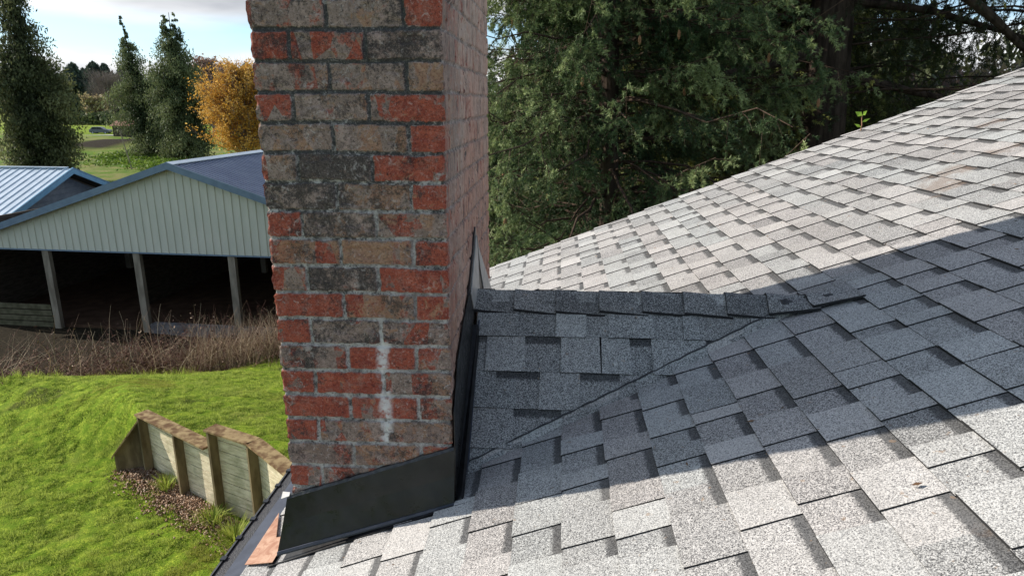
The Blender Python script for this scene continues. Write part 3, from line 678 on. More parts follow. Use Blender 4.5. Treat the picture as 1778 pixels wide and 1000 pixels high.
# ================================================================== RETAINING WALL
mat_wood=M('weathered_timber',.85,.2)
def wood():
    m=mat_wood; n=m.noise(5,7,.65,cs=(1,1,6)); n2=m.noise(2.3,5,.6); n3=m.noise(40,4)
    c=m.mix(m.ss(n,.3,.7),(.50,.42,.27),(.80,.70,.50)); c=m.mix(m.math('MULTIPLY',m.ss(n2,.45,.70),.65),c,(.26,.25,.14)); c=m.mix(m.math('MULTIPLY',m.ss(n3,.62,.72),.5),c,(.14,.11,.07))
    m.color(c); m.bump(n,.01)
wood()
mat_post=simple('shaded_post_timber',(.095,.07,.036),(.20,.155,.085),7,.85,.2,cs=(1,1,.3),bump=.006)  # timber brown darkened to hold the shade of the post sides
mat_cap=simple('mossy_cap_board',(.13,.075,.038),(.32,.235,.12),9,.9,.1,bump=.008)
def retaining_wall():
    rw=thing('retaining_wall',(-5,8.4,3.5),'stepped timber retaining wall of pale boards and posts on the lawn','retaining wall')
    P1=np.array([-6.196,9.097]);P2=np.array([-5.331,8.549]);Pm=np.array([-4.64,8.15]);P3=np.array([-4.60,8.13]);P4=np.array([-3.868,7.795]);P5=np.array([-3.10,7.14]);P6=np.array([-2.2,6.3])
    def boards(a,b,z0,z1):
        d=(b-a)/np.linalg.norm(b-a); n=np.array([-d[1],d[0]])   # n points behind (uphill)
        if n[1]<0: n=-n
        k=int((z1-z0)/.165)+1; h=(z1-z0)/k
        bb=B()
        for i in range(k):
            o=.000+.004*random.random(); q0=a+n*(.0+o); q1=b+n*(.0+.004*random.random()); r0=a+n*.05; r1=b+n*.05
            za=z0+i*h; zb=za+h-.010
            bb.hexa([(*q0,za),(*q1,za),(*r1,za),(*r0,za),(*q0,zb),(*q1,zb),(*r1,zb),(*r0,zb)])
        bb.obj('board_panel',mat_wood.m,rw)
    def post(p,d,z0,z1):
        n=np.array([-d[1],d[0]]); n=n if n[1]>0 else -n; w=.021; f=.13
        a=p-d*w-n*f; b=p+d*w-n*f; c=p+d*w-n*.002; e=p-d*w-n*.002
        B().hexa([(*a,z0),(*b,z0),(*c,z0),(*e,z0),(*a,z1),(*b,z1),(*c,z1),(*e,z1)]).obj('post',mat_post,rw)
    def cap(a,b,z):
        d=(b-a)/np.linalg.norm(b-a); n=np.array([-d[1],d[0]]); n=n if n[1]>0 else -n
        q=[a-n*.14,b-n*.14,b+n*.07,a+n*.07]
        B().hexa([(*p,z) for p in q]+[(*p,z+.028) for p in q]).obj('cap_board',mat_cap,rw)
    u=lambda a,b:(b-a)/np.linalg.norm(b-a)
    d1=u(P1,P2);d2=u(P3,P4);d3=u(P4,P5)
    boards(P1,P2,3.40,4.46);boards(P2+d1*.003,Pm,3.40,4.46);boards(P3,P4,3.35,4.76);boards(P4+d3*.003,P5,3.35,4.76);boards(P5,P6,3.3,4.70)
    post(P1,d1,3.38,4.458);post(P2,d1,3.38,4.458);post(P3+d2*.02,d2,3.3,4.758);post(P4,d3,3.35,4.758);post(P5,d3,3.35,4.758)
    cap(P1-d1*.06,Pm-d1*.05,4.462); cap(P3-d2*.04,P4+d2*.0,4.762); cap(P4+d3*.004,P6,4.762)
    # wing: a triangular end board running down into the turf, with its sloping cap
    w0=P1-d1*.05; w1=np.array([-6.72,8.98]); dn=u(w0,w1); n=np.array([-dn[1],dn[0]]); n=n if n[1]>0 else -n
    B().prism([(*w0,3.40),(*w0,4.45),(*w1,3.80),(*w1,3.40)],(*(n*.05),0)).obj('wing_board',mat_post,rw)  # dark post colour stands in for shade on the wing
    B().hexa([(*(w0-n*.12),4.455),(*(w0+n*.06),4.455),(*(w1+n*.06),3.80),(*(w1-n*.12),3.80),(*(w0-n*.12),4.49),(*(w0+n*.06),4.49),(*(w1+n*.06),3.835),(*(w1-n*.12),3.835)]).obj('cap_board',mat_cap,rw)
retaining_wall()
# chip bed in front of the wall
def chips():
    rr=np.random.default_rng(4); n=9000; t=rr.random(n)*3.9-.45; off=-np.abs(rr.normal(0,.17,n))*(.55+.5*vn(t*3,0*t,0,3))*1.5-.02
    a=np.array([-6.196,9.097]); d=np.array([.845,-.535]); nn=np.array([.535,.845]); p=a+t[:,None]*d+off[:,None]*nn
    z=terrain(p[:,0],p[:,1])+.012+rr.random(n)*.03; c=np.stack([p[:,0],p[:,1],z],1)
    s=rr.uniform(.012,.032,n)[:,None]; u=rr.normal(size=(n,3)); u/=np.linalg.norm(u,axis=1)[:,None]; v=rr.normal(size=(n,3)); v=np.cross(u,v); v/=np.linalg.norm(v,axis=1)[:,None]; w=np.cross(u,v)
    V=np.stack([c+u*s,c-u*s*.8+v*s*.7,c-u*s*.5-v*s*.8,c+w*s*.4],1).reshape(-1,3); b=np.arange(n)[:,None]*4
    F=np.concatenate([b+[0,1,3],b+[1,2,3],b+[2,0,3],b+[0,2,1]])
    m=M('bark_chip',.9,.1); a_=m.attr('tint'); m.color(m.ramp(a_[0],(0,(.10,.055,.03)),(.5,(.30,.19,.12)),(1,(.52,.40,.30))))
    tag(obj('bark_chips',V,F,m.m,attrs={'tint':np.repeat(rr.random(n)[:,None]*np.ones((1,3)),4,0)}),'bed of brown bark chips at the foot of the timber retaining wall','bark chips',kind='stuff')
chips()
# ================================================================== grass, brambles, dry grass
def blades(name,x0,x1,y0,y1,n,h,w,mat,label,cat,keep,seed,lean=.5,per=5):
    rr=np.random.default_rng(seed); x=rr.uniform(x0,x1,n); y=rr.uniform(y0,y1,n); k=keep(x,y,rr); x=x[k];y=y[k]; n=len(x)
    x=np.repeat(x,per)+rr.normal(0,.018,n*per); y=np.repeat(y,per)+rr.normal(0,.018,n*per); tn=np.repeat(rr.random(n),per); N_=n*per
    cl=fbm(x*6.5,y*6.5,0,88,3); cl=np.clip((cl-.5)*1.9+.5,0,1); hh=h*(.5+1.1*cl*cl)*rr.uniform(.6,1.3,N_); a=rr.uniform(0,2*np.pi,N_); z=terrain(x,y)-.01
    b=np.stack([x,y,z],1); sd=np.stack([np.cos(a),np.sin(a),0*a],1)*w*.5; l=np.stack([rr.normal(0,lean,N_),rr.normal(0,lean,N_),np.ones(N_)],1)
    l/=np.linalg.norm(l,axis=1)[:,None]; tip=b+l*hh[:,None]
    V=np.stack([b-sd,b+sd,tip],1).reshape(-1,3); F=np.arange(N_*3).reshape(-1,3)
    T=np.stack([tn*.65+cl*.35,fbm(x*.8,y*.8,0,12,3),0*tn],1)
    return tag(obj(name,V,F,mat,attrs={'tint':np.repeat(T,3,0)}),label,cat,kind='stuff')
mg=M('grass_blade',.7,.2); ga=mg.attr('tint'); gc=mg.mix(mg.ss(ga[0],.2,.8),(.12,.20,.020),(.52,.60,.12)); gc=mg.mix(mg.math('MULTIPLY',mg.ss(ga[1],.55,.75),.6),gc,(.34,.32,.07)); mg.color(gc); mg.translucent(gc,.35)
yw_=lambda x:9.1-.56*(x+6.2); yc_=lambda x:np.interp(x,[-60,-20,-11.7,-9.6,-6.8,-3,2],[-6,5.0,11.4,13.4,14.9,16.2,22])
def lawnkeep(x,y,rr):
    bed=(x>-6.6)&(y<yw_(x)+.1)&(y>yw_(x)-.42)
    d=np.hypot(x,y); return (~bed)&(y<yc_(x)+.8)&(rr.random(len(x))<np.clip(9/d,0,1)**1.2)&(x<-.74*y+5.5)&(x>-1.05*y-2.5)
blades('lawn_grass',-15,-1.6,4.6,17,400000,.044,.010,mg.m,'bright green mossy lawn sloping below the house','grass',lawnkeep,5,.75,5)
blades('tall_grass',-13,-2,10,17,9000,.16,.012,mg.m,'taller unmown grass along the top edge of the lawn','grass',lambda x,y,rr:(y>yc_(x)-1.3)&(y<yc_(x)+.7)&(fbm(x*1.2,y*1.2,0,3,3)>.47)&(x<-.74*y+5.5),6,.5,7)
def tuft(x,y,h,n,seed,label):
    rr=np.random.default_rng(seed); a=rr.uniform(0,2*np.pi,n); r=np.abs(rr.normal(0,.09,n)); bx=x+r*np.cos(a); by=y+r*np.sin(a)
    b=np.stack([bx,by,terrain(bx,by)-.02],1); l=np.stack([np.cos(a)*rr.uniform(.1,.9,n),np.sin(a)*rr.uniform(.1,.9,n),np.ones(n)],1); L=h*rr.uniform(.5,1.1,n)
    m1=b+l*L[:,None]*.6; tip=m1+l*[1.3,1.3,.45]*L[:,None]*.4; sd=np.stack([-np.sin(a),np.cos(a),0*a],1)*.004
    V=np.stack([b-sd,b+sd,m1+sd*.8,m1-sd*.8,tip],1).reshape(-1,3); i=np.arange(n)[:,None]*5
    F=np.concatenate([i+[0,1,2],i+[0,2,3],i+[3,2,4]]); T=np.repeat(np.stack([rr.random(n),rr.random(n)*.4+.4,0*a],1),5,0)
    tag(obj('grass_tuft',V-0,F,mg.m,attrs={'tint':T},loc=(x,y,float(terrain(x,y)))),label,'grass tuft','grass tufts along the retaining wall')
tuft(-5.72,8.62,.26,260,1,'small grass tuft between the first two posts of the retaining wall')
tuft(-4.62,7.86,.30,300,2,'grass tuft growing against the tall third post of the retaining wall')
tuft(-4.1,7.42,.34,520,3,'wide ragged grass tuft at the foot of the fourth post of the retaining wall')
m_br=M('dry_cane',.85,.2); bt=m_br.attr('tint'); m_br.color(m_br.ramp(bt[0],(0,(.045,.020,.016)),(.45,(.16,.078,.055)),(.8,(.36,.27,.18)),(1,(.62,.52,.36))))
def canes(name,x0,x1,n,L,w,label,cat,seed,yo,ys,up,tlo,thi,seg=6,leaf=True,dens=None):
    rr=np.random.default_rng(seed); x=rr.uniform(x0,x1,n); y=yc_(x)+yo+rr.normal(0,ys,n)
    a=rr.uniform(0,2*np.pi,n); el=rr.normal(up,.25,n); LL=L*rr.uniform(.5,1.2,n); cx_=np.cos(a)*np.cos(el);cy_=np.sin(a)*np.cos(el);cz=np.sin(el)
    p=np.stack([x,y,terrain(x,y)-.03],1); d=np.stack([cx_,cy_,np.abs(cz)],1); sl_=LL/seg; t=rr.uniform(tlo,thi,n)
    pts=[p]
    for i in range(seg):
        d=d+np.stack([rr.normal(0,.10,n),rr.normal(0,.10,n),-.20*(i>1)*(1.2-up*.6)+rr.normal(0,.06,n)],1); d/=np.linalg.norm(d,axis=1)[:,None]; p=p+d*sl_[:,None]; pts.append(p)
    P=np.stack(pts,1)                            # n, seg+1, 3
    rad=w*(1-np.linspace(0,.8,seg+1))[None,:,None]
    s1=np.cross(d,[0,0,1.]); s1/=np.linalg.norm(s1,axis=1)[:,None]+1e-6; s1=s1[:,None,:]; s2=np.array([0,0,1.])[None,None,:]
    ring=np.stack([P+s1*rad,P-s1*rad*.5+s2*rad*.8,P-s1*rad*.5-s2*rad*.8],2)   # n,seg+1,3,3
    V=ring.reshape(-1,3); base=(np.arange(n)[:,None]*(seg+1)+np.arange(seg)[None,:]).ravel()[:,None]*3
    F=np.concatenate([base+[j,(j+1)%3,3+(j+1)%3] for j in range(3)]+[base+[j,3+(j+1)%3,3+j] for j in range(3)])
    T=np.repeat(np.stack([t,t,t],1),(seg+1)*3,0)
    if leaf:
        m_=n*4; ii=rr.integers(0,n,m_); jj=rr.integers(1,seg+1,m_); c=P[ii,jj]+rr.normal(0,.03,(m_,3)); u=rr.normal(size=(m_,3)); u/=np.linalg.norm(u,axis=1)[:,None]; v=np.cross(u,rr.normal(size=(m_,3))); v/=np.linalg.norm(v,axis=1)[:,None]
        s=rr.uniform(.012,.034,m_)[:,None]; LV=np.stack([c+u*s,c+v*s*.6,c-u*s,c-v*s*.6],1).reshape(-1,3); k=len(V); q=np.arange(m_)[:,None]*4+k
        V=np.concatenate([V,LV]); F=np.concatenate([F,q+[0,1,2],q+[0,2,3]]); T=np.concatenate([T,np.repeat(np.clip(np.stack([t[ii]+rr.normal(0,.12,m_)]*3,1),0,1),4,0)])
    tag(obj(name,V,F,m_br.m,attrs={'tint':T}),label,cat,kind='stuff')
canes('bramble_thicket',-15.5,-3.5,3800,1.5,.008,'tangled brown bramble canes along the edge of the lawn below the barn','brambles',3,1.25,.75,.85,.0,.75)
canes('bramble_thicket',-24,-6,3800,1.3,.009,'dark low bramble mass on the bank in front of the open barn','brambles',13,3.6,1.3,.6,.0,.35)
canes('bramble_leaves',-14,-4,1500,.55,.005,'low brown dead leaves and canes at the edge of the lawn','brambles',5,.55,.45,.5,.1,.6)
canes('dry_grass',-8.4,-4.0,3000,1.15,.0045,'tall straw coloured dry grass by the lawn edge beside the chimney','dry grass',9,.5,.5,1.25,.55,1,leaf=False)
canes('dry_grass',-14.5,-8.2,420,1.6,.006,'sparse arching straw coloured stems among the brambles at left','dry grass',11,1.0,.6,1.0,.6,1,leaf=False)
# ================================================================== BARNS
PHI=math.atan((1060-973)/1227)
mribw=M('pale_green_steel_siding',.5,.4); nn=mribw.noise(3,6,.6,cs=(1,1,.25)); mribw.color(mribw.mix(mribw.ss(nn,.3,.75),(.57,.575,.455),(.65,.64,.515)))
nb=mribw.noise(60,2,.5); 
mroofb=simple('slate_blue_steel_roof',(.115,.14,.21),(.15,.18,.25),2,.38,.5)
mroofl=simple('light_blue_steel_roof',(.42,.50,.56),(.52,.60,.66),2,.35,.5)
mtrim=simple('blue_grey_steel_trim',(.14,.20,.26),(.17,.24,.30),4,.45,.4)
mtrim2=simple('sky_blue_steel_trim',(.16,.34,.46),(.20,.40,.52),4,.45,.4)
mpost=simple('barn_post_timber',(.20,.17,.125),(.32,.28,.21),4,.9,.1,cs=(1,1,.3))
mdark=simple('barn_board',(.05,.042,.03),(.10,.08,.06),3,.9,.1,cs=(1,1,5))
mgal=simple('grey_gable_siding',(.20,.23,.26),(.27,.30,.32),3,.6,.3)
mconc=simple('pale_concrete_curb',(.13,.12,.115),(.21,.20,.19),3,.9,.1)
bt_=lambda x,y,z:(x*math.cos(PHI)+y*math.sin(PHI),-x*math.sin(PHI)+y*math.cos(PHI),z)   # barn frame -> world
class BB(B):
    def obj(s,name,mat,parent=None,**k): s.V=[bt_(*v) for v in s.V]; return B.obj(s,name,mat,parent,**k)
def ribbed_wall(poly_top,x0,x1,z0,y,pitch,th,rib):
    """vertical ribbed sheet in plane y, top given by function"""
    b=BB(); x=x0; pr=[]
    while x<x1-1e-6:
        for dx,d in ((0,0),(pitch-rib*2.0,0),(pitch-rib*1.5,-th),(pitch-rib*.5,-th)): 
            if x+dx<=x1: pr.append((x+dx,d))
        # faint minor stiffener
        x+=pitch
    pr.append((x1,0)); V=[];F=[]
    for (px,d) in pr: V+=[(px,y+d,z0),(px,y+d,poly_top(px))]
    for i in range(len(pr)-1): F.append((2*i,2*i+2,2*i+3,2*i+1))
    b.add(V,F); k=[(a,b_+.03,c) for a,b_,c in V]; b.add(k,[f[::-1] for f in F]); return b
def barn1():
    t=thing('open_barn',bt_(-14.94,22,.8),'open sided barn with pale green ribbed gable, timber posts and slate blue metal roof','barn',rz=-PHI)
    xc,yc,zr=-14.94,22.0,7.02; x0,x1=-24.75,-5.1; sl=.325; zs=3.83
    top=lambda x:zr-.10-sl*abs(x-xc)
    L=26
    ribbed_wall(top,x0,x1,zs,yc,.29,.03,.030).obj('gable_siding',mribw.m,t)
    # lower hem of the siding and beam
    BB().box(x0,x1,yc-.03,yc+.02,zs-.05,zs+.0).obj('siding_hem',mtrim,t)
    BB().box(x0,x1,yc+.05,yc+.20,zs-.05,zs+.28).obj('header_beam',mdark,t)
    # roof slopes with ribs
    for sx,nm in ((1,'roof'),(-1,'roof')):
        xe=x1+.15 if sx>0 else x0-.15; w=abs(xe-xc); ze=zr-sl*w
        V=[];F=[];b=BB(); y=yc-.28; yy=[]
        while y<yc+L: yy+= [(y,0),(y+.185,0),(y+.195,.028),(y+.219,.028)]; y+=.229
        V=[]
        for (q,d) in yy: V+=[(xc,q,zr+d),(xe,q,ze+d)]
        for i in range(len(yy)-1): F.append((2*i,2*i+1,2*i+3,2*i+2) if sx>0 else (2*i,2*i+2,2*i+3,2*i+1))
        b.add(V,F); b.add([(a,c,z-.03) for a,c,z in V],[f[::-1] for f in F]); b.obj(nm,mroofb,t)
        b=BB(); b.hexa([(xc,yc-.32,zr-.20),(xe,yc-.32,ze-.20),(xe,yc-.27,ze-.20),(xc,yc-.27,zr-.20),(xc,yc-.32,zr+.045),(xe,yc-.32,ze+.045),(xe,yc-.27,ze+.045),(xc,yc-.27,zr+.045)]) ; b.obj('rake_trim',mtrim,t)
        b=BB(); b.hexa([(xc,yc-.28,zr-.17),(xe,yc-.28,ze-.17),(xe,yc+.0,ze-.17),(xc,yc+.0,zr-.17),(xc,yc-.28,zr-.15),(xe,yc-.28,ze-.15),(xe,yc+.0,ze-.15),(xc,yc+.0,zr-.15)]); b.obj('soffit',mdark,t)
    b=BB(); 
    for s_ in (1,-1): b.hexa([(xc,yc-.3,zr+.03),(xc+s_*.22,yc-.3,zr-.045),(xc+s_*.22,yc+L,zr-.045),(xc,yc+L,zr+.03),(xc,yc-.3,zr+.055),(xc+s_*.22,yc-.3,zr-.02),(xc+s_*.22,yc+L,zr-.02),(xc,yc+L,zr+.055)])
    b.obj('ridge_flashing',mroofl,t)
    for x in (-24.2,-20.5,-16.83,-13.15,-9.48,-5.5):
        BB().box(x-.13,x+.13,yc+.03,yc+.2,.3,zs-.02).obj('post',mpost,t)
    for x in (-24.2,-16.83,-9.48,-5.5):
        for y in (yc+9,yc+18): BB().box(x-.13,x+.13,y,y+.2,.3,top(x)-.2).obj('post',mpost,t)
    BB().box(-24.6,x1,yc+L-.2,yc+L,.3,zs).obj('back_wall',mdark,t)
    b=BB(); 
    for k in range(14): b.box(-24.62,-24.52,yc+.3,yc+L-.2,.4+k*.30,.4+k*.30+.285)
    b.obj('board_wall',mdark,t)
    b=BB()
    for k in range(14): b.box(x1-.2,x1-.1,yc+.3,yc+L-.2,.4+k*.30,.4+k*.30+.285)
    b.obj('board_wall',mdark,t)
    b=BB(); 
    for k in range(13): b.box(-19.0+.0,-18.9,yc+3,yc+14,.4+k*.27,.4+k*.27+.25)
    b.obj('stall_partition',mdark,t)
    for k in range(5): BB().box(-24.1,-20.7,yc+.06,yc+.12,.55+k*.23,.55+k*.23+.19).obj('kick_board',simple('mossy_kick_board',(.085,.08,.045),(.15,.14,.085),4,.9,.1) if k==0 else bpy.data.materials['mossy_kick_board'],t)
    BB().box(-16.6,-9.6,yc-.05,yc+.25,.55,1.12).obj('concrete_curb',mconc,t)
    BB().box(-24.6,x1-.2,yc+.25,yc+L-.2,.70,.86).obj('dirt_floor',simple('arena_dirt',(.06,.035,.022),(.09,.055,.035),2,.95,.05),t)
    # trusses
    for y in (yc+4.5,yc+9,yc+13.5,yc+18,yc+22):
        b=BB(); b.box(x0+.3,x1-.3,y-.05,y+.05,zs+.0,zs+.15)
        for s_ in (1,-1): b.hexa([(xc,y-.05,zr-.45),(xc+s_*9.4,y-.05,zs+.15),(xc+s_*9.4,y+.05,zs+.15),(xc,y+.05,zr-.45),(xc,y-.05,zr-.3),(xc+s_*9.4,y-.05,zs+.3),(xc+s_*9.4,y+.05,zs+.3),(xc,y+.05,zr-.3)])
        b.obj('truss',mdark,t)
    # flue pipes standing through the far slope
    return t
barn1()
def barn2():
    xg,yr,zr=-25.6,30.0,5.97; t=thing('metal_shed',bt_(-42,30,.8),'low shed with light blue metal roof left of the open barn','shed',rz=-PHI)
    sl=.415; w=6.9; xl=-62
    for s_ in (-1,1):
        V=[];F=[];b=BB(); x=xl; xx=[]
        while x<xg-.02: xx+=[(x,0),(x+.34,0),(x+.355,.04),(x+.395,.04)]; x+=.41
        xx.append((xg,0))
        for q,d in xx: V+=[(q,yr,zr+d),(q,yr+s_*w,zr-sl*w+d)]
        for i in range(len(xx)-1): F.append((2*i,2*i+1,2*i+3,2*i+2) if s_<0 else (2*i,2*i+2,2*i+3,2*i+1))
        b.add(V,F); b.add([(a,c,z-.035) for a,c,z in V],[f[::-1] for f in F]); b.obj('roof',mroofl,t)
        b=BB(); b.hexa([(xg,yr,zr-.24),(xg+.05,yr,zr-.24),(xg+.05,yr+s_*w,zr-sl*w-.24),(xg,yr+s_*w,zr-sl*w-.24),(xg,yr,zr+.06),(xg+.05,yr,zr+.06),(xg+.05,yr+s_*w,zr-sl*w+.06),(xg,yr+s_*w,zr-sl*w+.06)]); b.obj('rake_trim',mtrim2,t)
        b=BB(); b.hexa([(xg-.75,yr,zr-.24),(xg-.01,yr,zr-.24),(xg-.01,yr+s_*w,zr-sl*w-.24),(xg-.75,yr+s_*w,zr-sl*w-.24),(xg-.75,yr,zr-.2),(xg-.01,yr,zr-.2),(xg-.01,yr+s_*w,zr-sl*w-.2),(xg-.75,yr+s_*w,zr-sl*w-.2)]); b.obj('soffit',mdark,t)
    b=BB()
    for k in range(22):
        z0=.5+k*.25; z1=z0+.24; hw=lambda z:max(0.02,min(w-.5,(zr-.3-z)/sl))
        if z1>zr-.35: break
        b.prism([(xg-.75,yr-hw(z0),z0),(xg-.75,yr+hw(z0),z0),(xg-.75,yr+hw(z1),z1),(xg-.75,yr-hw(z1),z1)],(-.05-.006*(k%2),0,0))
    b.obj('gable_siding',mgal,t)
    BB().box(xl,xg-.8,yr-w+.5,yr-w+.6,.5,zr-sl*w+.05).obj('wall',mgal,t)
    BB().box(xl,xg-.3,yr-.12,yr+.12,zr+.03,zr+.075).obj('ridge_cap',mroofl,t)
barn2()
def pipe(x,y,z0,z1,r,label,cap_,mat):
    t=thing('vent_pipe',(x,y,z0),label,'pipe','pipes showing above the barn roof')
    B().tube([(x,y,z0),(x,y,z1)],r,10).obj('pipe',mat,t)
    if cap_: B().tube([(x,y,z1+.04),(x,y,z1+.10),(x,y,z1+.18)],[r*2.1,r*2.0,r*.5],10).obj('rain_cap',mgal,t)
# ================================================================== TREES
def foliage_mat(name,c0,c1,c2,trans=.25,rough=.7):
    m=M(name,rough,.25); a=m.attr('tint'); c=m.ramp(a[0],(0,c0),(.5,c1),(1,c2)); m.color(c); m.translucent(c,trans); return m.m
mbark=simple('conifer_bark',(.028,.020,.015),(.075,.055,.042),3,.95,.1,cs=(3,3,.6),bump=.03)
mbark_s=simple('spruce_twig_bark',(.045,.030,.022),(.09,.062,.045),30,.95,.1)
mgrey=simple('grey_branch',(.16,.13,.115),(.26,.22,.195),4,.95,.1)
def unit(v): return v/(np.linalg.norm(v,axis=-1,keepdims=True)+1e-9)
def tubes(P,rad,k=3):
    """P (n,s,3), rad (n,s) -> triangular tubes"""
    n,s,_=P.shape; d=unit(P[:,-1]-P[:,0]); a=unit(np.cross(d,np.where(np.abs(d[:,2:3])>.9,[[1.,0,0]],[[0,0,1.]]))); b=np.cross(d,a)
    ang=np.arange(k)*2*np.pi/k
    R=P[:,:,None,:]+rad[:,:,None,None]*(np.cos(ang)[None,None,:,None]*a[:,None,None,:]+np.sin(ang)[None,None,:,None]*b[:,None,None,:])
    base=(np.arange(n)[:,None]*s+np.arange(s-1)[None,:]).ravel()[:,None]*k
    F=np.concatenate([base+[j,(j+1)%k,k+(j+1)%k] for j in range(k)]+[base+[j,k+(j+1)%k,k+j] for j in range(k)])
    return R.reshape(-1,3),F
def leafq(c,u,v): # quads from centres and half axes
    n=len(c); V=np.stack([c-u,c-v,c+u,c+v],1).reshape(-1,3); b=np.arange(n)[:,None]*4; return V,np.concatenate([b+[0,1,2],b+[0,2,3]])
def spread(lst):
    V=[];F=[];k=0
    for v,f in lst: V.append(v);F.append(f+k);k+=len(v)
    return np.concatenate(V),np.concatenate(F)
def conifer_far(name,x,y,h,r,mat,label,group,seed,nb=900,lf=26,size=.30,top_sparse=.25,droop=.35,lean=(0,0),leaders=1,cat='tree',prof=None,base=.04):
    """distant conifer: trunk, whorled drooping boughs, leaf-clump faces"""
    rr=np.random.default_rng(seed); z0=float(terrain(x,y))-.2; t=thing(name,(x,y,z0),label,cat,group)
    o=np.array([x,y,z0]); top=o+[lean[0],lean[1],h]
    bt=B(); bt.tube([o,o*.6+top*.4,top],[h*.018,h*.012,.03],7); bt.obj('trunk',mbark,t)
    f=rr.random(nb)**.85*(1-base)+base                         # height fraction
    a=rr.uniform(0,2*np.pi,nb); pr=(1-f)**.72 if prof is None else np.interp(f,*prof)
    gap=fbm(np.cos(a)*2+5,f*11,np.sin(a)*2,seed,3); gap=np.clip((gap-.5)*1.9+.5,0,1); L=r*pr*(.12+1.15*gap)*rr.uniform(.75,1.1,nb)+.15
    keep=rr.random(nb)<np.where(f>1-top_sparse,.10+.75*(1-f)/top_sparse,1); f,a,L,gap=f[keep],a[keep],L[keep],gap[keep]; n=len(f)
    if leaders>1: off=rr.integers(0,leaders,n)-(leaders-1)/2
    else: off=np.zeros(n)
    O=o+(top-o)*f[:,None]; O[:,0]+=off*1.3*np.clip((f-.55)*3,0,1)
    D=np.stack([np.cos(a),np.sin(a),0*a],1)
    m=lf; tt=rr.random((n,m))**.7; 
    P=O[:,None,:]+D[:,None,:]*(L[:,None]*tt)[...,None]; P[...,2]+= (.25*tt-droop*1.5*tt**2)*L[:,None]*.9 
    P+=rr.normal(0,1,(n,m,3))*np.array([.14,.14,.16])*np.minimum(L,2.5)[:,None,None]
    keep=rr.random((n,m))<np.clip(.30+.9*np.minimum(1,L[:,None]/1.5),0,1)*np.where(f>1-top_sparse*.8,.45,1)[:,None]
    P=P[keep]; N_=len(P); tint=np.clip((gap[:,None]-.5)*1.4+.5+rr.normal(0,.16,(n,m)),0,1)[keep]
    s=size*rr.uniform(.5,1.3,N_)[:,None]; u=unit(rr.normal(size=(N_,3))*[.5,.5,1.0]+[0,0,-.6])*s; v=unit(np.cross(u,rr.normal(size=(N_,3))))*s*.38
    V,F=leafq(P,u,v); obj('crown',V,F,mat,t,attrs={'tint':np.repeat(np.stack([tint]*3,1),4,0)})
    Pb=np.stack([O,O+D*L[:,None]*.5+[0,0,.05]*1,O+D*L[:,None]*.95+np.stack([0*L,0*L,(.24-droop*1.3)*L],1)],1); V,F=tubes(Pb,np.stack([.012*h/10+0*L,.008*h/10+0*L,.01+0*L],1)); obj('branches',V,F,mbark,t)
    return t
def broadleaf(name,x,y,h,r,mat,label,group,seed,nleaf=9000,size=.28,lo=.12,bmat=None,depth=5,cat='tree',upw=1.0,z0=None,prof=([0,.1,.35,.7,1],[.55,.85,1,.75,.2]),twigs=True):
    rr=np.random.default_rng(seed); z0=float(terrain(x,y))-.15 if z0 is None else z0; t=thing(name,(x,y,z0),label,cat,group); o=np.array([x,y,z0])
    bmat=bmat or mgrey; bt=B(); bt.tube([o,o+[.02*h,0,h*.35],o+[0,0,h*.8]],[h*.022,h*.015,h*.004],7); bt.obj('trunk',bmat,t)
    n=int(70*depth); f=rr.uniform(lo,.9,n); a=rr.uniform(0,2*np.pi,n); L=r*np.interp(f,*prof)*rr.uniform(.5,1.05,n)
    O=o+np.stack([0*f,0*f,f*h*.85],1); D=np.stack([np.cos(a),np.sin(a),upw*rr.uniform(.5,1.2,n)],1)
    E=O+D*L[:,None]; E[:,2]=np.minimum(E[:,2],z0+h*1.02); Mi=(O+E)/2+rr.normal(0,.06,(n,3))*L[:,None]-[0,0,.0]; P=np.stack([O,Mi,E],1)
    parts=[tubes(P,np.stack([.0035*h+0*f,.0022*h+0*f,.0008*h+.004+0*f],1))]
    if twigs:
        k=9; ii=np.repeat(np.arange(n),k); tt=rr.uniform(.35,1,n*k)[:,None]; S_=O[ii]*(1-tt)+E[ii]*tt; dd=unit(unit(D[ii])+rr.normal(0,.55,(n*k,3))+[0,0,.2])*(r*.28*rr.uniform(.4,1.1,n*k))[:,None]
        parts.append(tubes(np.stack([S_,S_+dd*.5+rr.normal(0,.02,(n*k,3))*r,S_+dd],1),np.stack([.0009*h+.003+0*tt[:,0],.0006*h+.002+0*tt[:,0],.003+0*tt[:,0]],1)))
    V,F=spread(parts); obj('branches',V,F,bmat,t)
    if nleaf:
        ii=rr.integers(0,n,nleaf); tt=rr.uniform(.3,1.08,nleaf)[:,None]; c=O[ii]*(1-tt)+E[ii]*tt+rr.normal(0,.055,(nleaf,3))*r
        cl=fbm(c[:,0]*1.1,c[:,1]*1.1,c[:,2]*1.1,seed,3); keep=cl>.43; c=c[keep];cl=cl[keep]; N_=len(c)
        s=size*rr.uniform(.5,1.2,N_)[:,None]; u=unit(rr.normal(size=(N_,3)))*s; v=unit(np.cross(u,rr.normal(size=(N_,3))))*s*.6; V,F=leafq(c,u,v)
        obj('crown',V,F,mat,t,attrs={'tint':np.repeat(np.stack([np.clip((cl-.5)*1.8+.5+rr.normal(0,.2,N_),0,1)]*3,1),4,0)})
    return t
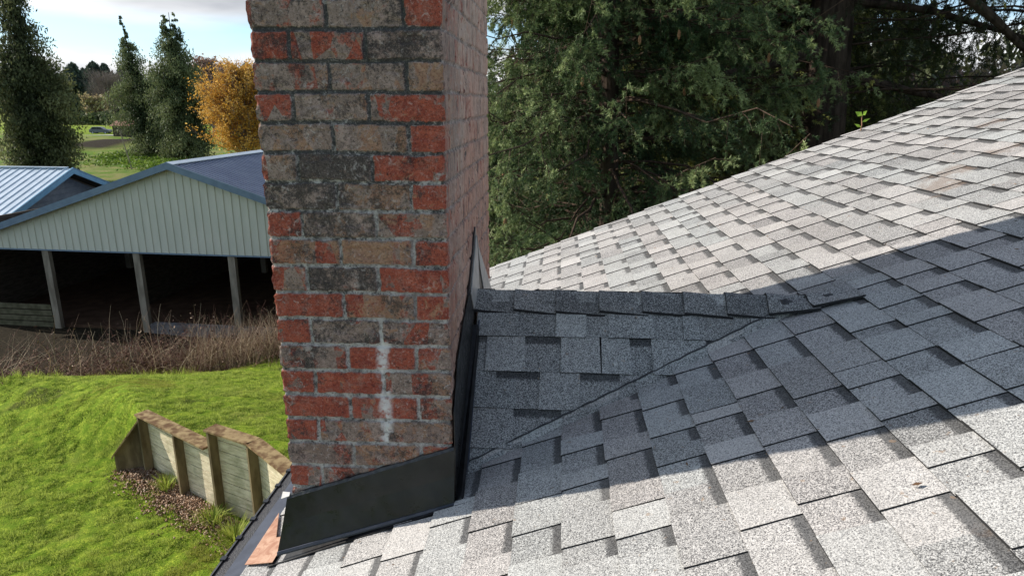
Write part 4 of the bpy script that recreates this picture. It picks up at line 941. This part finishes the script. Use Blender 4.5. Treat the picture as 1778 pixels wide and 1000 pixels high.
# --- far scene at the left
def at(px,dist): return ((px-973)/1227*dist,dist)            # photo column at a distance along +Y -> plan position
fcedar=foliage_mat('cedar_foliage',(.028,.042,.018),(.075,.100,.042),(.17,.20,.085))
fcedar2=foliage_mat('olive_cedar_foliage',(.032,.040,.016),(.085,.10,.040),(.19,.20,.08))
ffar=foliage_mat('far_conifer_foliage',(.025,.042,.034),(.048,.072,.055),(.085,.115,.08))
fyel=foliage_mat('yellow_leaves',(.36,.17,.025),(.62,.34,.05),(.80,.55,.16),.35)
fred=foliage_mat('russet_leaves',(.16,.08,.06),(.25,.14,.10),(.36,.24,.17),.3)
ftan=foliage_mat('tan_leaves',(.20,.15,.09),(.33,.26,.15),(.42,.38,.16),.3)
G1='tall conifers beyond the barns'
x,y=at(8,72); conifer_far('conifer_tree',x,y,24,4.7,fcedar2,'broad dark conifer at the far left edge, cut by the frame',G1,1,nb=1500,lf=80,size=.20,prof=([0,.12,.4,.6,.75,.9,1],[1,1,.95,.72,.42,.15,.03]),droop=.3,top_sparse=.55)
x,y=at(232,104); conifer_far('conifer_tree',x,y,21.0,4.9,fcedar,'dark conifer with a bare leaning dead top, left of the pair beyond the barn',G1,2,nb=800,lf=85,size=.20,lean=(-2.6,0),prof=([0,.1,.45,.6,.72,.86,1],[.8,.95,.9,.62,.38,.09,.015]),top_sparse=.55,droop=.3)
x,y=at(290,100); conifer_far('conifer_tree',x,y,21.0,5.4,fcedar,'dark dense conifer with a forked top, right of the pair beyond the barn',G1,3,nb=1050,lf=85,size=.20,leaders=2,prof=([0,.1,.45,.7,.86,1],[.85,1,.86,.5,.22,.03]),top_sparse=.42,droop=.3)
x,y=at(402,84); broadleaf('yellow_tree',x,y,15.6,5.6,fyel,'golden yellow autumn tree beside the chimney',None,4,nleaf=75000,size=.13,prof=([0,.1,.35,.6,.78,1],[.8,1,.95,.72,.42,.16]))

x,y=at(348,150); broadleaf('bare_tree',x,y,20,5.0,fred,'reddish half bare tree between the dark conifers and the yellow tree','trees thinning for winter',5,nleaf=7000,size=.35)
x,y=at(322,165); broadleaf('bare_tree',x,y,16,4.6,fred,'smaller reddish bare tree just right of the forked conifer','trees thinning for winter',55,nleaf=5000,size=.35)
x,y=at(158,235); broadleaf('bare_tree',x,y,16.5,7.5,fred,'pale grey leafless tree behind the field','trees thinning for winter',6,nleaf=0,upw=1.5,depth=7)
x,y=at(130,225); broadleaf('small_tree',x,y,9,4.6,ftan,'tan leaved bush at the left of the pale bare tree','trees thinning for winter',7,nleaf=5000,size=.5,lo=.05)
x,y=at(150,215); broadleaf('small_tree',x,y,5,1.4,ftan,'tiny yellowish sapling at the near edge of the far hedge','trees thinning for winter',8,nleaf=900,size=.4,lo=.05)
for i,(px,D,tp,w,lab) in enumerate([(62,300,128,7,'far dark conifer half hidden by the broad conifer'),(99,300,106,8,'far dark conifer just right of the broad conifer'),(118,330,116,8,'far dark conifer with a low round top, second in the far row'),(137,310,104,9,'far dark conifer with the widest crown of the far row'),(157,318,106,7.5,'far dark conifer with a pointed top in the middle of the far row'),(172,300,126,6,'short far dark conifer in the dip of the far row'),(190,300,112,7,'far dark conifer just left of the leaning dead topped conifer'),(208,320,118,8,'far dark conifer behind the leaning dead topped conifer'),(330,290,112,8,'far dark conifer behind the reddish trees'),(420,300,108,9,'far dark conifer behind the yellow tree'),(365,300,124,8,'far dark conifer showing between red and yellow trees'),(250,330,122,8,'far dark conifer seen in the gap of the conifer pair')]):
    x,y=at(px,D); el=math.tan(PITCH-math.atan((tp-500)/1185.)-2*0) if False else math.tan(-PITCH+math.atan((500-tp)/1185.)); hh=9+el*D*1.0-float(terrain(x,y))
    conifer_far('far_conifer',x,y,hh,w*1.75,ffar,lab,'far row of dark conifers',20+i,nb=420,lf=22,size=1.0,top_sparse=.05,droop=.35)
def hedge(name,pts,h,w,n,size,mat,label,seed,kind=None,group=None,cat='hedge'):
    rr=np.random.default_rng(seed); pts=np.array(pts,float); seg=rr.integers(0,len(pts)-1,n); t=rr.random(n)[:,None]; p=pts[seg]*(1-t)+pts[seg+1]*t
    p=p+rr.normal(0,w*.5,(n,2)); hz=h*(.55+.9*fbm(p[:,0]*.35/max(h/3,1),p[:,1]*.35/max(h/3,1),0,seed,3)); z=terrain(p[:,0],p[:,1])+hz*rr.random(n)**.8
    c=np.column_stack([p,z]); s=size*rr.uniform(.5,1.3,n)[:,None]; u=unit(rr.normal(size=(n,3)))*s; v=unit(np.cross(u,rr.normal(size=(n,3))))*s*.6; V,F=leafq(c,u,v)
    tn=np.clip(fbm(c[:,0]*1.2,c[:,1]*1.2,c[:,2]*1.2,seed,3)*1.6-.3+rr.normal(0,.12,n),0,1); b=(float(pts[:,0].mean()),float(pts[:,1].mean()),float(terrain(pts[:,0].mean(),pts[:,1].mean())))
    return tag(obj(name,V,F,mat,attrs={'tint':np.repeat(np.stack([tn]*3,1),4,0)},loc=b),label,cat,group,kind)
hedge('hedge',[at(0,205),at(60,200),at(120,195),at(200,190),at(330,190)],3.2,2.5,9000,.55,fcedar,'low dark hedge along the near edge of the far field',41)
hedge('far_wood',[at(-250,420),at(60,400),at(300,400),at(620,410),at(850,420)],19,14,16000,1.7,ffar,'far off wood closing the view behind the field',42,kind='stuff',cat='wood')
hedge('brush',[at(95,340),at(150,335),at(200,335),at(300,335)],6,3,5000,1.0,fred,'brown brush at the back of the far field',43,kind='stuff',cat='brush')
fweed=foliage_mat('weeds',(.06,.10,.02),(.13,.22,.03),(.25,.33,.06),.3)
hedge('weed_patch',[at(165,95),at(200,100),at(250,96),at(260,90)],1.0,5,9000,.22,fweed,'rough green weeds on the slope behind the barns','',44,'stuff') if False else hedge('weed_patch',[at(160,95),at(200,104),at(255,96),at(262,88)],.9,4.5,9000,.20,fweed,'rough green weeds on the slope behind the barns',44,kind='stuff',cat='weeds')
# ---- paved yard, parked car, small buildings
def yard():
    x0,y0=at(100,150); x1,y1=at(215,150); b=B(); n=12
    z=2.25; b.prism([(x0-14,146,z),(x1+4,146,z),(x1+4,161,z),(x0-14,161,z)],(0,0,.05)); tag(b.obj('yard',simple('pale_gravel',(.42,.40,.42),(.55,.53,.55),1,.9,.1)),kind='structure')
yard()
def car():
    x,y=at(134,152); z=2.31; t=thing('parked_car',(x,y,z),'dark grey car parked in the pale yard beyond the barns','car',rz=.12)
    mp=simple('grey_car_paint',(.10,.11,.14),(.12,.13,.16),1,.25,.5); gl=simple('car_glass',(.02,.025,.03),(.03,.035,.04),1,.1,.6); ty=simple('tyre_rubber',(.015,.015,.015),(.02,.02,.02),5,.8,.2); rim=simple('alloy_rim',(.4,.4,.42),(.5,.5,.52),5,.4,.5)
    T=lambda p:(x+p[0]*math.cos(.12)-p[1]*math.sin(.12),y+p[0]*math.sin(.12)+p[1]*math.cos(.12),z+p[2])
    def pr(poly,w0,w1,name,mat,par=t):
        b=B(); b.prism([T((q[0],w0,q[1])) for q in poly],np.array(T((0,w1,0)))-np.array(T((0,w0,0)))); o=b.obj(name,mat,par)
        bv=o.modifiers.new('b','BEVEL'); bv.width=.05; bv.segments=2; return o
    body=pr([(-2.1,.35),(2.15,.35),(2.2,.75),(2.1,.98),(1.2,1.05),(-2.05,1.08),(-2.15,.8)],-.88,.88,'body',mp)
    cab=pr([(-1.95,1.05),(1.05,1.05),(.45,1.52),(-.2,1.60),(-1.5,1.58)],-.76,.76,'cabin',mp)
    for w in (-.775,.765):
        pr([(-1.6,1.12),(-.55,1.12),(-.55,1.5),(-1.35,1.5)],w,w+.01,'window',gl); pr([(-.45,1.12),(.78,1.12),(.35,1.46),(-.45,1.5)],w,w+.01,'window',gl)
    pr([(.55,1.12),(1.0,1.09),(.50,1.47),(.38,1.5)],-.66,.66,'windscreen',gl)
    for sx in (-1.35,1.4):
        for w in (-.90,.72):
            b=B(); b.tube([T((sx,w,.34)),T((sx,w+.18,.34))],.34,18); wh=b.obj('wheel',ty,t); b=B(); b.tube([T((sx,w-.005,.34)),T((sx,w+.185,.34))],.2,12); b.obj('rim',rim,wh)
    for w in (-.7,.5): pr([(2.10,.72),(2.22,.72),(2.18,.86),(2.08,.86)],w,w+.2,'headlight',simple('lamp_lens',(.7,.7,.7),(.8,.8,.8),1,.2,.5) if w<0 else bpy.data.materials['lamp_lens'])
car()
def far_shed(px,D,w,d,h,rh,label,wall,roofm,z=None,grp=None):
    x,y=at(px,D); z=float(terrain(x,y)) if z is None else z; t=thing('small_shed',(x,y,z),label,'shed',grp)
    b=B(); b.box(x-w/2,x+w/2,y-d/2,y+d/2,z-.3,z+h); b.prism([(x-w/2,y-d/2+.02,z+h),(x-w/2,y+d/2-.02,z+h),(x-w/2,y,z+h+rh-.05)],(w,0,0)); b.obj('wall',wall,t)
    for s_ in (-1,1):
        b=B(); e=.35; b.hexa([(x-w/2-e,y,z+h+rh),(x+w/2+e,y,z+h+rh),(x+w/2+e,y+s_*(d/2+e),z+h-.1),(x-w/2-e,y+s_*(d/2+e),z+h-.1),(x-w/2-e,y,z+h+rh+.1),(x+w/2+e,y,z+h+rh+.1),(x+w/2+e,y+s_*(d/2+e),z+h),(x-w/2-e,y+s_*(d/2+e),z+h)]); b.obj('roof',roofm,t)
    b=B(); b.box(x-w*.1,x+w*.12,y-d/2-.03,y-d/2+.01,z,z+h*.8); b.obj('door',mdark,t)
    return t
mrust=simple('rust_red_roof',(.24,.10,.075),(.34,.17,.12),1.5,.7,.2); mbuff=simple('buff_wall',(.35,.28,.18),(.45,.37,.25),1,.8,.2)
far_shed(190,146,5.2,4,2.1,.9,'small open shed with rust red roof at the near conifer',mdark,mrust,2.3)
far_shed(199,176,4.5,4,2.6,1.0,'tiny dark roofed hut behind the rust red shed',mbuff,mdark,2.8)
def tank():
    x,y=at(197,300); z=float(terrain(x,y)); t=thing('white_tank',(x,y,z),'white rounded tank half hidden by the leaning dead topped conifer','tank')
    mw=simple('white_gloss_shell',(.78,.79,.8),(.85,.85,.86),1,.4,.5); pts=[(x-4.6,y,z+3.0),(x-4.2,y,z+3.0),(x-3,y,z+3.0),(x+3,y,z+3.0),(x+4.2,y,z+3.0),(x+4.6,y,z+3.0)]
    b=B(); b.tube(pts,[.5,1.7,2.3,2.3,1.7,.5],20); b.obj('shell',mw,t)
    for q in (-2.6,2.6): B().box(x+q-.3,x+q+.3,y-1.6,y+1.6,z-.2,z+1.2).obj('saddle',mgal,t)
    B().tube([(x-1,y,z+5.2),(x-1,y,z+5.7)],.45,12).obj('hatch',mw,t)
tank()
def pole():
    x,y=at(178,88); z=float(terrain(x,y)); t=thing('thin_pole',(x,y,z),'thin leaning grey pole on the weedy slope behind the barns','pole')
    B().tube([(x+.45,y,z-.3),(x,y,z+2.2),(x-.55,y,z+5.2)],[.09,.075,.055],8).obj('shaft',mpost,t); B().tube([(x-.50,y,z+4.9),(x-.2,y,z+4.95)],.03,6).obj('peg',mpost,t)
pole()
x,y=at(241,70); z=9-70*.1090; pipe(x,y,float(terrain(x,y)),z+1.05,.085,'black pipe with a round rain cap left of the barn ridge',True,mat_paint)
x,y=at(290,68); z=9-68*.0930; pipe(x,y,float(terrain(x,y)),z+.95,.075,'rusty bare pipe just left of the barn gable peak',False,mrust)
# ================================================================== NEAR TREES AT THE RIGHT
fspr=foliage_mat('spruce_needles',(.030,.058,.028),(.075,.118,.045),(.36,.42,.18),.22,.6)
ffir=foliage_mat('fir_needles',(.040,.058,.018),(.085,.105,.028),(.38,.40,.11),.22,.6)
fdark=foliage_mat('shaded_fir_needles',(.022,.034,.018),(.04,.055,.026),(.07,.085,.04),.2,.6)  # shaded copy of the needle colours, for trees deep in the grove
mcone=simple('cone_scales',(.20,.10,.05),(.36,.20,.11),70,.85,.1,bump=.01)
def bough_tree(name,x,y,h,zlo,zhi,R,nb,mat,label,group,seed,nbr=20,ntw=8,nee=24,nl=.036,nw=.0075,trunk_r=.3,droop=.45,hang=.5,prof=None,z0=None,limbs=(),cones=0,tw=.20,faceaz=None,skip=0):
    rr=np.random.default_rng(seed); z0=float(terrain(x,y))-.2 if z0 is None else z0; t=thing(name,(x,y,z0),label,'tree',group); o=np.array([x,y,z0])
    b=B(); zs=np.linspace(0,h,14); b.tube([o+[.05*math.sin(i),.05*math.cos(i*1.3),z] for i,z in enumerate(zs)],[trunk_r*(1-.85*z/h)*(1.25 if i==0 else 1) for i,z in enumerate(zs)],14); b.obj('trunk',mbark,t)
    zz=rr.uniform(zlo,zhi,nb); a=rr.uniform(0,2*np.pi,nb) if faceaz is None else rr.normal(faceaz[0],faceaz[1],nb)
    a=np.where((np.abs((a+np.pi/2+np.pi)%(2*np.pi)-np.pi)<skip)&(zz>z0+3.5),a+np.pi,a)
    f=(zz-zlo)/(zhi-zlo); L=R*(np.interp(f,*prof) if prof else (1-.5*f))*rr.uniform(.6,1.08,nb)
    s=6; tt=np.linspace(0,1,s)[None,:,None]; D=np.stack([np.cos(a),np.sin(a),0*a],1)
    O=np.stack([x+0*a,y+0*a,zz],1); wig=rr.normal(0,.04,(nb,s,3))*L[:,None,None]*tt
    dr=droop*rr.uniform(.5,1.3,nb)[:,None,None]
    P=O[:,None,:]+D[:,None,:]*L[:,None,None]*tt+np.array([0,0,1.])*L[:,None,None]*(.22*tt-dr*tt**2*1.2+.30*tt**5)+wig
    parts=[tubes(P,np.linspace(.026,.005,s)[None,:]*(L[:,None]/R+.2),5)]
    # branchlets
    n2=nb*nbr; ii=np.repeat(np.arange(nb),nbr); u=rr.uniform(.12,1,n2)*(s-1.001); k=u.astype(int); fr=(u-k)[:,None]; S0=P[ii,k]*(1-fr)+P[ii,k+1]*fr; ax=unit(P[ii,k+1]-P[ii,k])
    side=unit(np.cross(ax,[0,0,1.]))*rr.choice([-1,1],n2)[:,None]
    d2=unit(ax*.75+side*rr.uniform(.2,1.1,n2)[:,None]+np.array([0,0,1.])*(rr.normal(.05,.25,n2)-hang*rr.random(n2))[:,None]); L2=(.28+.16*L[ii])*rr.uniform(.5,1.1,n2)*(1.15-.6*u/(s-1)); E2=S0+d2*L2[:,None]-np.array([0,0,1.])*(hang*.35*L2)[:,None]
    M2=(S0+E2)/2+np.array([0,0,1.])*(.06*L2)[:,None]; parts.append(tubes(np.stack([S0,M2,E2],1),np.tile([.006,.004,.002],(n2,1))))
    V,F=spread(parts); obj('boughs',V,F,mbark_s,t)
    # twiglets carrying needles
    n3=n2*ntw; jj=np.repeat(np.arange(n2),ntw); w=rr.uniform(.1,1,n3)[:,None]; q=S0[jj]*(1-w)**2+2*M2[jj]*w*(1-w)+E2[jj]*w**2; d3=unit(d2[jj]*.8+rr.normal(0,.55,(n3,3))+[0,0,-.35*hang]); L3=tw*rr.uniform(.5,1.15,n3)*(1.1-.5*w[:,0])
    n4=n3*nee; kk=np.repeat(np.arange(n3),nee); v=rr.random(n4)[:,None]; c=q[kk]+d3[kk]*(L3[kk][:,None]*v)
    rad=unit(np.cross(d3[kk],rr.normal(size=(n4,3)))); nd=unit(rad+d3[kk]*.7); sd=unit(np.cross(nd,rr.normal(size=(n4,3))))*nw*.5; ln=nl*rr.uniform(.7,1.2,n4)[:,None]
    V=np.stack([c-sd,c+sd,c+nd*ln],1).reshape(-1,3); F=np.arange(n4*3).reshape(-1,3)
    tip=(u/(s-1))[jj]; tn=np.clip(.22+.38*tip+.25*w[:,0]*tip+rr.normal(0,.10,n3)+(hsh(ii,ii*0,ii*0,seed)[jj]-.5)*.55,0,1)  # sunlit tips and shaded inner twigs are put into the tint
    obj('needles',V.astype(np.float32),F,mat,t,attrs={'tint':np.repeat(np.stack([tn[kk]]*3,1),3,0)})
    # big visible limbs
    for pts,r0 in limbs: b=B(); b.tube(pts,[r0*(1-.7*i/(len(pts)-1)) for i in range(len(pts))],10); b.obj('limb',mbark,t)
    if cones:
        cs=[ (i_) for i_ in rr.permutation(n2) if (S0[i_,1]<y-.6)]; me=None
        for i_ in cs[:cones]:
            p=E2[i_]-[0,0,.02]
            if me is None:
                b=B(); prof_=[(0,.010),(-.02,.020),(-.05,.026),(-.09,.024),(-.12,.014),(-.135,.003)]; b.tube([(p[0],p[1],p[2]+z_) for z_,_ in prof_],[r_ for _,r_ in prof_],9)
                co=b.obj('cone',mcone,t); me=co; pref=p
            else:
                c_=me.copy(); COL.objects.link(c_); c_.parent=t; dv=Vector(p-pref); c_.location=Vector(me.location)+dv
    return t
GR='big conifers behind the roof'
def atc(px,D): return ((px-973)/1227*D,D)
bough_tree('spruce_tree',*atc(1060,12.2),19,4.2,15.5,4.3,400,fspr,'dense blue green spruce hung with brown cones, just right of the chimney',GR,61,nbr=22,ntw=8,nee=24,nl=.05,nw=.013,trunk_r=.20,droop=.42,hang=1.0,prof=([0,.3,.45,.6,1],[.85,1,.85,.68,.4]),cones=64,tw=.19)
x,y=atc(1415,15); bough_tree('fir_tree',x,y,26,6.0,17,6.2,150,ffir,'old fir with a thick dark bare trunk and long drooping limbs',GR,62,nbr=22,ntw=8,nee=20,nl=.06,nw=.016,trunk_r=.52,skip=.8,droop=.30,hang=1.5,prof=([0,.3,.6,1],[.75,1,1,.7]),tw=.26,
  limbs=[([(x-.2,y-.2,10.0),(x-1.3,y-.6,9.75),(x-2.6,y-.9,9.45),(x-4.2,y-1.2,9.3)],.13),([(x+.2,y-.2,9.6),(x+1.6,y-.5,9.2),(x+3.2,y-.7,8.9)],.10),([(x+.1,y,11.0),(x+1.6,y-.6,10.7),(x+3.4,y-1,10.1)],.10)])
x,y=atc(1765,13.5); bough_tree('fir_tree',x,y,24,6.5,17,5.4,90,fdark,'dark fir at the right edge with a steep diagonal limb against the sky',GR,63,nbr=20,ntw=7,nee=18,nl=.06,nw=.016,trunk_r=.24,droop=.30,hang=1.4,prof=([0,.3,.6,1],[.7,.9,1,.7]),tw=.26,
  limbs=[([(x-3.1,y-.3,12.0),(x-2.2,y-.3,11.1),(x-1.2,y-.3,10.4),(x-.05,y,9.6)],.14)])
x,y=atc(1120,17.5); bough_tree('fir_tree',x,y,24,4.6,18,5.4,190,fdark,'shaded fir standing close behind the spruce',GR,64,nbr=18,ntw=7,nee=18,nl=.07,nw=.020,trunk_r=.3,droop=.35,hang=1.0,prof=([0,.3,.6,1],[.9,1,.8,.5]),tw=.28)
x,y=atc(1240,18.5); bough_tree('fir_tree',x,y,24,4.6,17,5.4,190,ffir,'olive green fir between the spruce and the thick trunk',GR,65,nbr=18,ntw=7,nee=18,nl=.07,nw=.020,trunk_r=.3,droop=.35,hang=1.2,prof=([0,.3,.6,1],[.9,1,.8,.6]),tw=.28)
for i,(px,D,h,r,lab) in enumerate([(800,30,7,4,'backdrop conifer hidden mostly by the chimney'),(940,33,11,4.5,'short dark conifer far back right beside the chimney'),(1080,31,22,6.5,'dark conifer deep behind the cone bearing spruce'),(1230,34,21,6.5,'dark conifer deep behind the olive green fir'),(1360,31,20,6,'dark conifer just left of the thick trunk, far behind it'),(1540,40,13,5,'low dark conifer showing right of the thick trunk'),(1830,36,18,6,'dark conifer far back at the right edge')]):
    x,y=atc(px,D); conifer_far('conifer_tree',x,y,h,r,fdark,lab,'dark conifers far back behind the roof',70+i,nb=900,lf=46,size=.30,top_sparse=.1,prof=([0,.5,.8,1],[1,.9,.5,.05]),base=.01)
G3='autumn shrubs behind the big conifers'
for i,(px,D,h,r,mat_,lab) in enumerate([(1600,30,7.0,3.0,fred,'russet shrub showing under the fir limbs'),(1690,28,7.5,2.6,ftan,'tan shrub just above the roof edge under the diagonal limb'),(1510,34,7.5,3.2,fcedar,'dark evergreen shrub right of the thick fir trunk'),(1760,34,8,3.4,fred,'reddish shrub at the far right behind the roof'),(1380,30,7,3.4,fcedar,'dark evergreen shrub behind the thick fir trunk')]):
    x,y=atc(px,D); broadleaf('shrub',x,y,h,r,mat_,lab,G3,90+i,nleaf=9000,size=.11,lo=.03)
hedge('hedge',[atc(830,24),atc(1000,25),atc(1300,26),atc(1600,27),atc(1900,28)],4.6,1.6,26000,.20,fcedar,'dark evergreen hedge low behind the conifers at the right',45)
for i,(px,D,h,r,lab) in enumerate([(520,78,21,5,'tall conifer hidden behind the left edge of the chimney'),(610,66,17,5,'conifer hidden behind the middle of the chimney'),(720,74,20,5.5,'conifer hidden behind the right half of the chimney')]):
    x,y=at(px,D); conifer_far('conifer_tree',x,y,h,r,fcedar,lab,G1,110+i,nb=900,lf=50,size=.26,prof=([0,.1,.45,.7,.86,1],[.85,1,.86,.5,.22,.03]),top_sparse=.3)
def debris():
    rr=np.random.default_rng(77); n=420; x=rr.uniform(-1,5.5,n); y=rr.uniform(.2,5.9,n); k=~((x<XV+.1)&(y>CY0-.1)&(y<CY1+.2)); x=x[k];y=y[k]; n=len(x); c=np.stack([x,y,ZR(x)+.019],1)
    a=rr.uniform(0,np.pi,n); L=rr.uniform(.003,.014,n)[:,None]; u=(np.cos(a)[:,None]*ROOFS+np.sin(a)[:,None]*np.array([0,1,0]))*L; v=np.cross(ROOFN,u)*rr.uniform(.12,.6,n)[:,None]
    V=np.stack([c-u,c-v,c+u,c+v,c+ROOFN*.002],1).reshape(-1,3); b=np.arange(n)[:,None]*5; F=np.concatenate([b+[0,1,4],b+[1,2,4],b+[2,3,4],b+[3,0,4]])
    m=M('litter_bits',.9,.1); t=m.attr('tint'); m.color(m.ramp(t[0],(0,(.03,.025,.02)),(.6,(.16,.09,.05)),(1,(.30,.19,.10))))
    tag(obj('roof_litter',V,F,m.m,attrs={'tint':np.repeat(rr.random(n)[:,None]*np.ones((1,3)),5,0)}),'scattered needles and bits of bark lying on the shingles','litter',kind='stuff')
debris()
# seedling on the roof edge
def seedling():
    x,y=2.47,5.945; z=ZR(x)+.0; t=thing('seedling',(x,y,z),'small green seedling sprouting at the roof edge','seedling'); mst=simple('seedling_stem',(.30,.16,.10),(.38,.24,.12),30); ml=foliage_mat('seedling_leaf',(.2,.38,.05),(.3,.5,.06),(.4,.6,.1),.4)
    B().tube([(x,y,z-.01),(x+.004,y,z+.05),(x-.004,y,z+.10),(x,y,z+.125)],[.005,.004,.003,.002],6).obj('stem',mst,t)
    for s_,dz,dx,dy,l,w in ((1,.12,-.055,.0,.07,.022),(1,.125,.035,.02,.06,.018),(1,.07,.06,-.01,.07,.012),(1,.03,-.06,.01,.06,.012)):
        b=B(); o=np.array([x,y,z+dz]); d=np.array([dx,dy,.03]); d=d/np.linalg.norm(d); q=np.cross(d,[0,1,.3]); q/=np.linalg.norm(q)
        b.add([o,o+d*l*.4+q*w,o+d*l,o+d*l*.4-q*w,o+d*l*.45+np.array([0,-.006,0])],[(0,1,4),(1,2,4),(2,3,4),(3,0,4)]); b.obj('leaf',ml,t,attrs={'tint':np.full((5,3),.6)})
seedling()
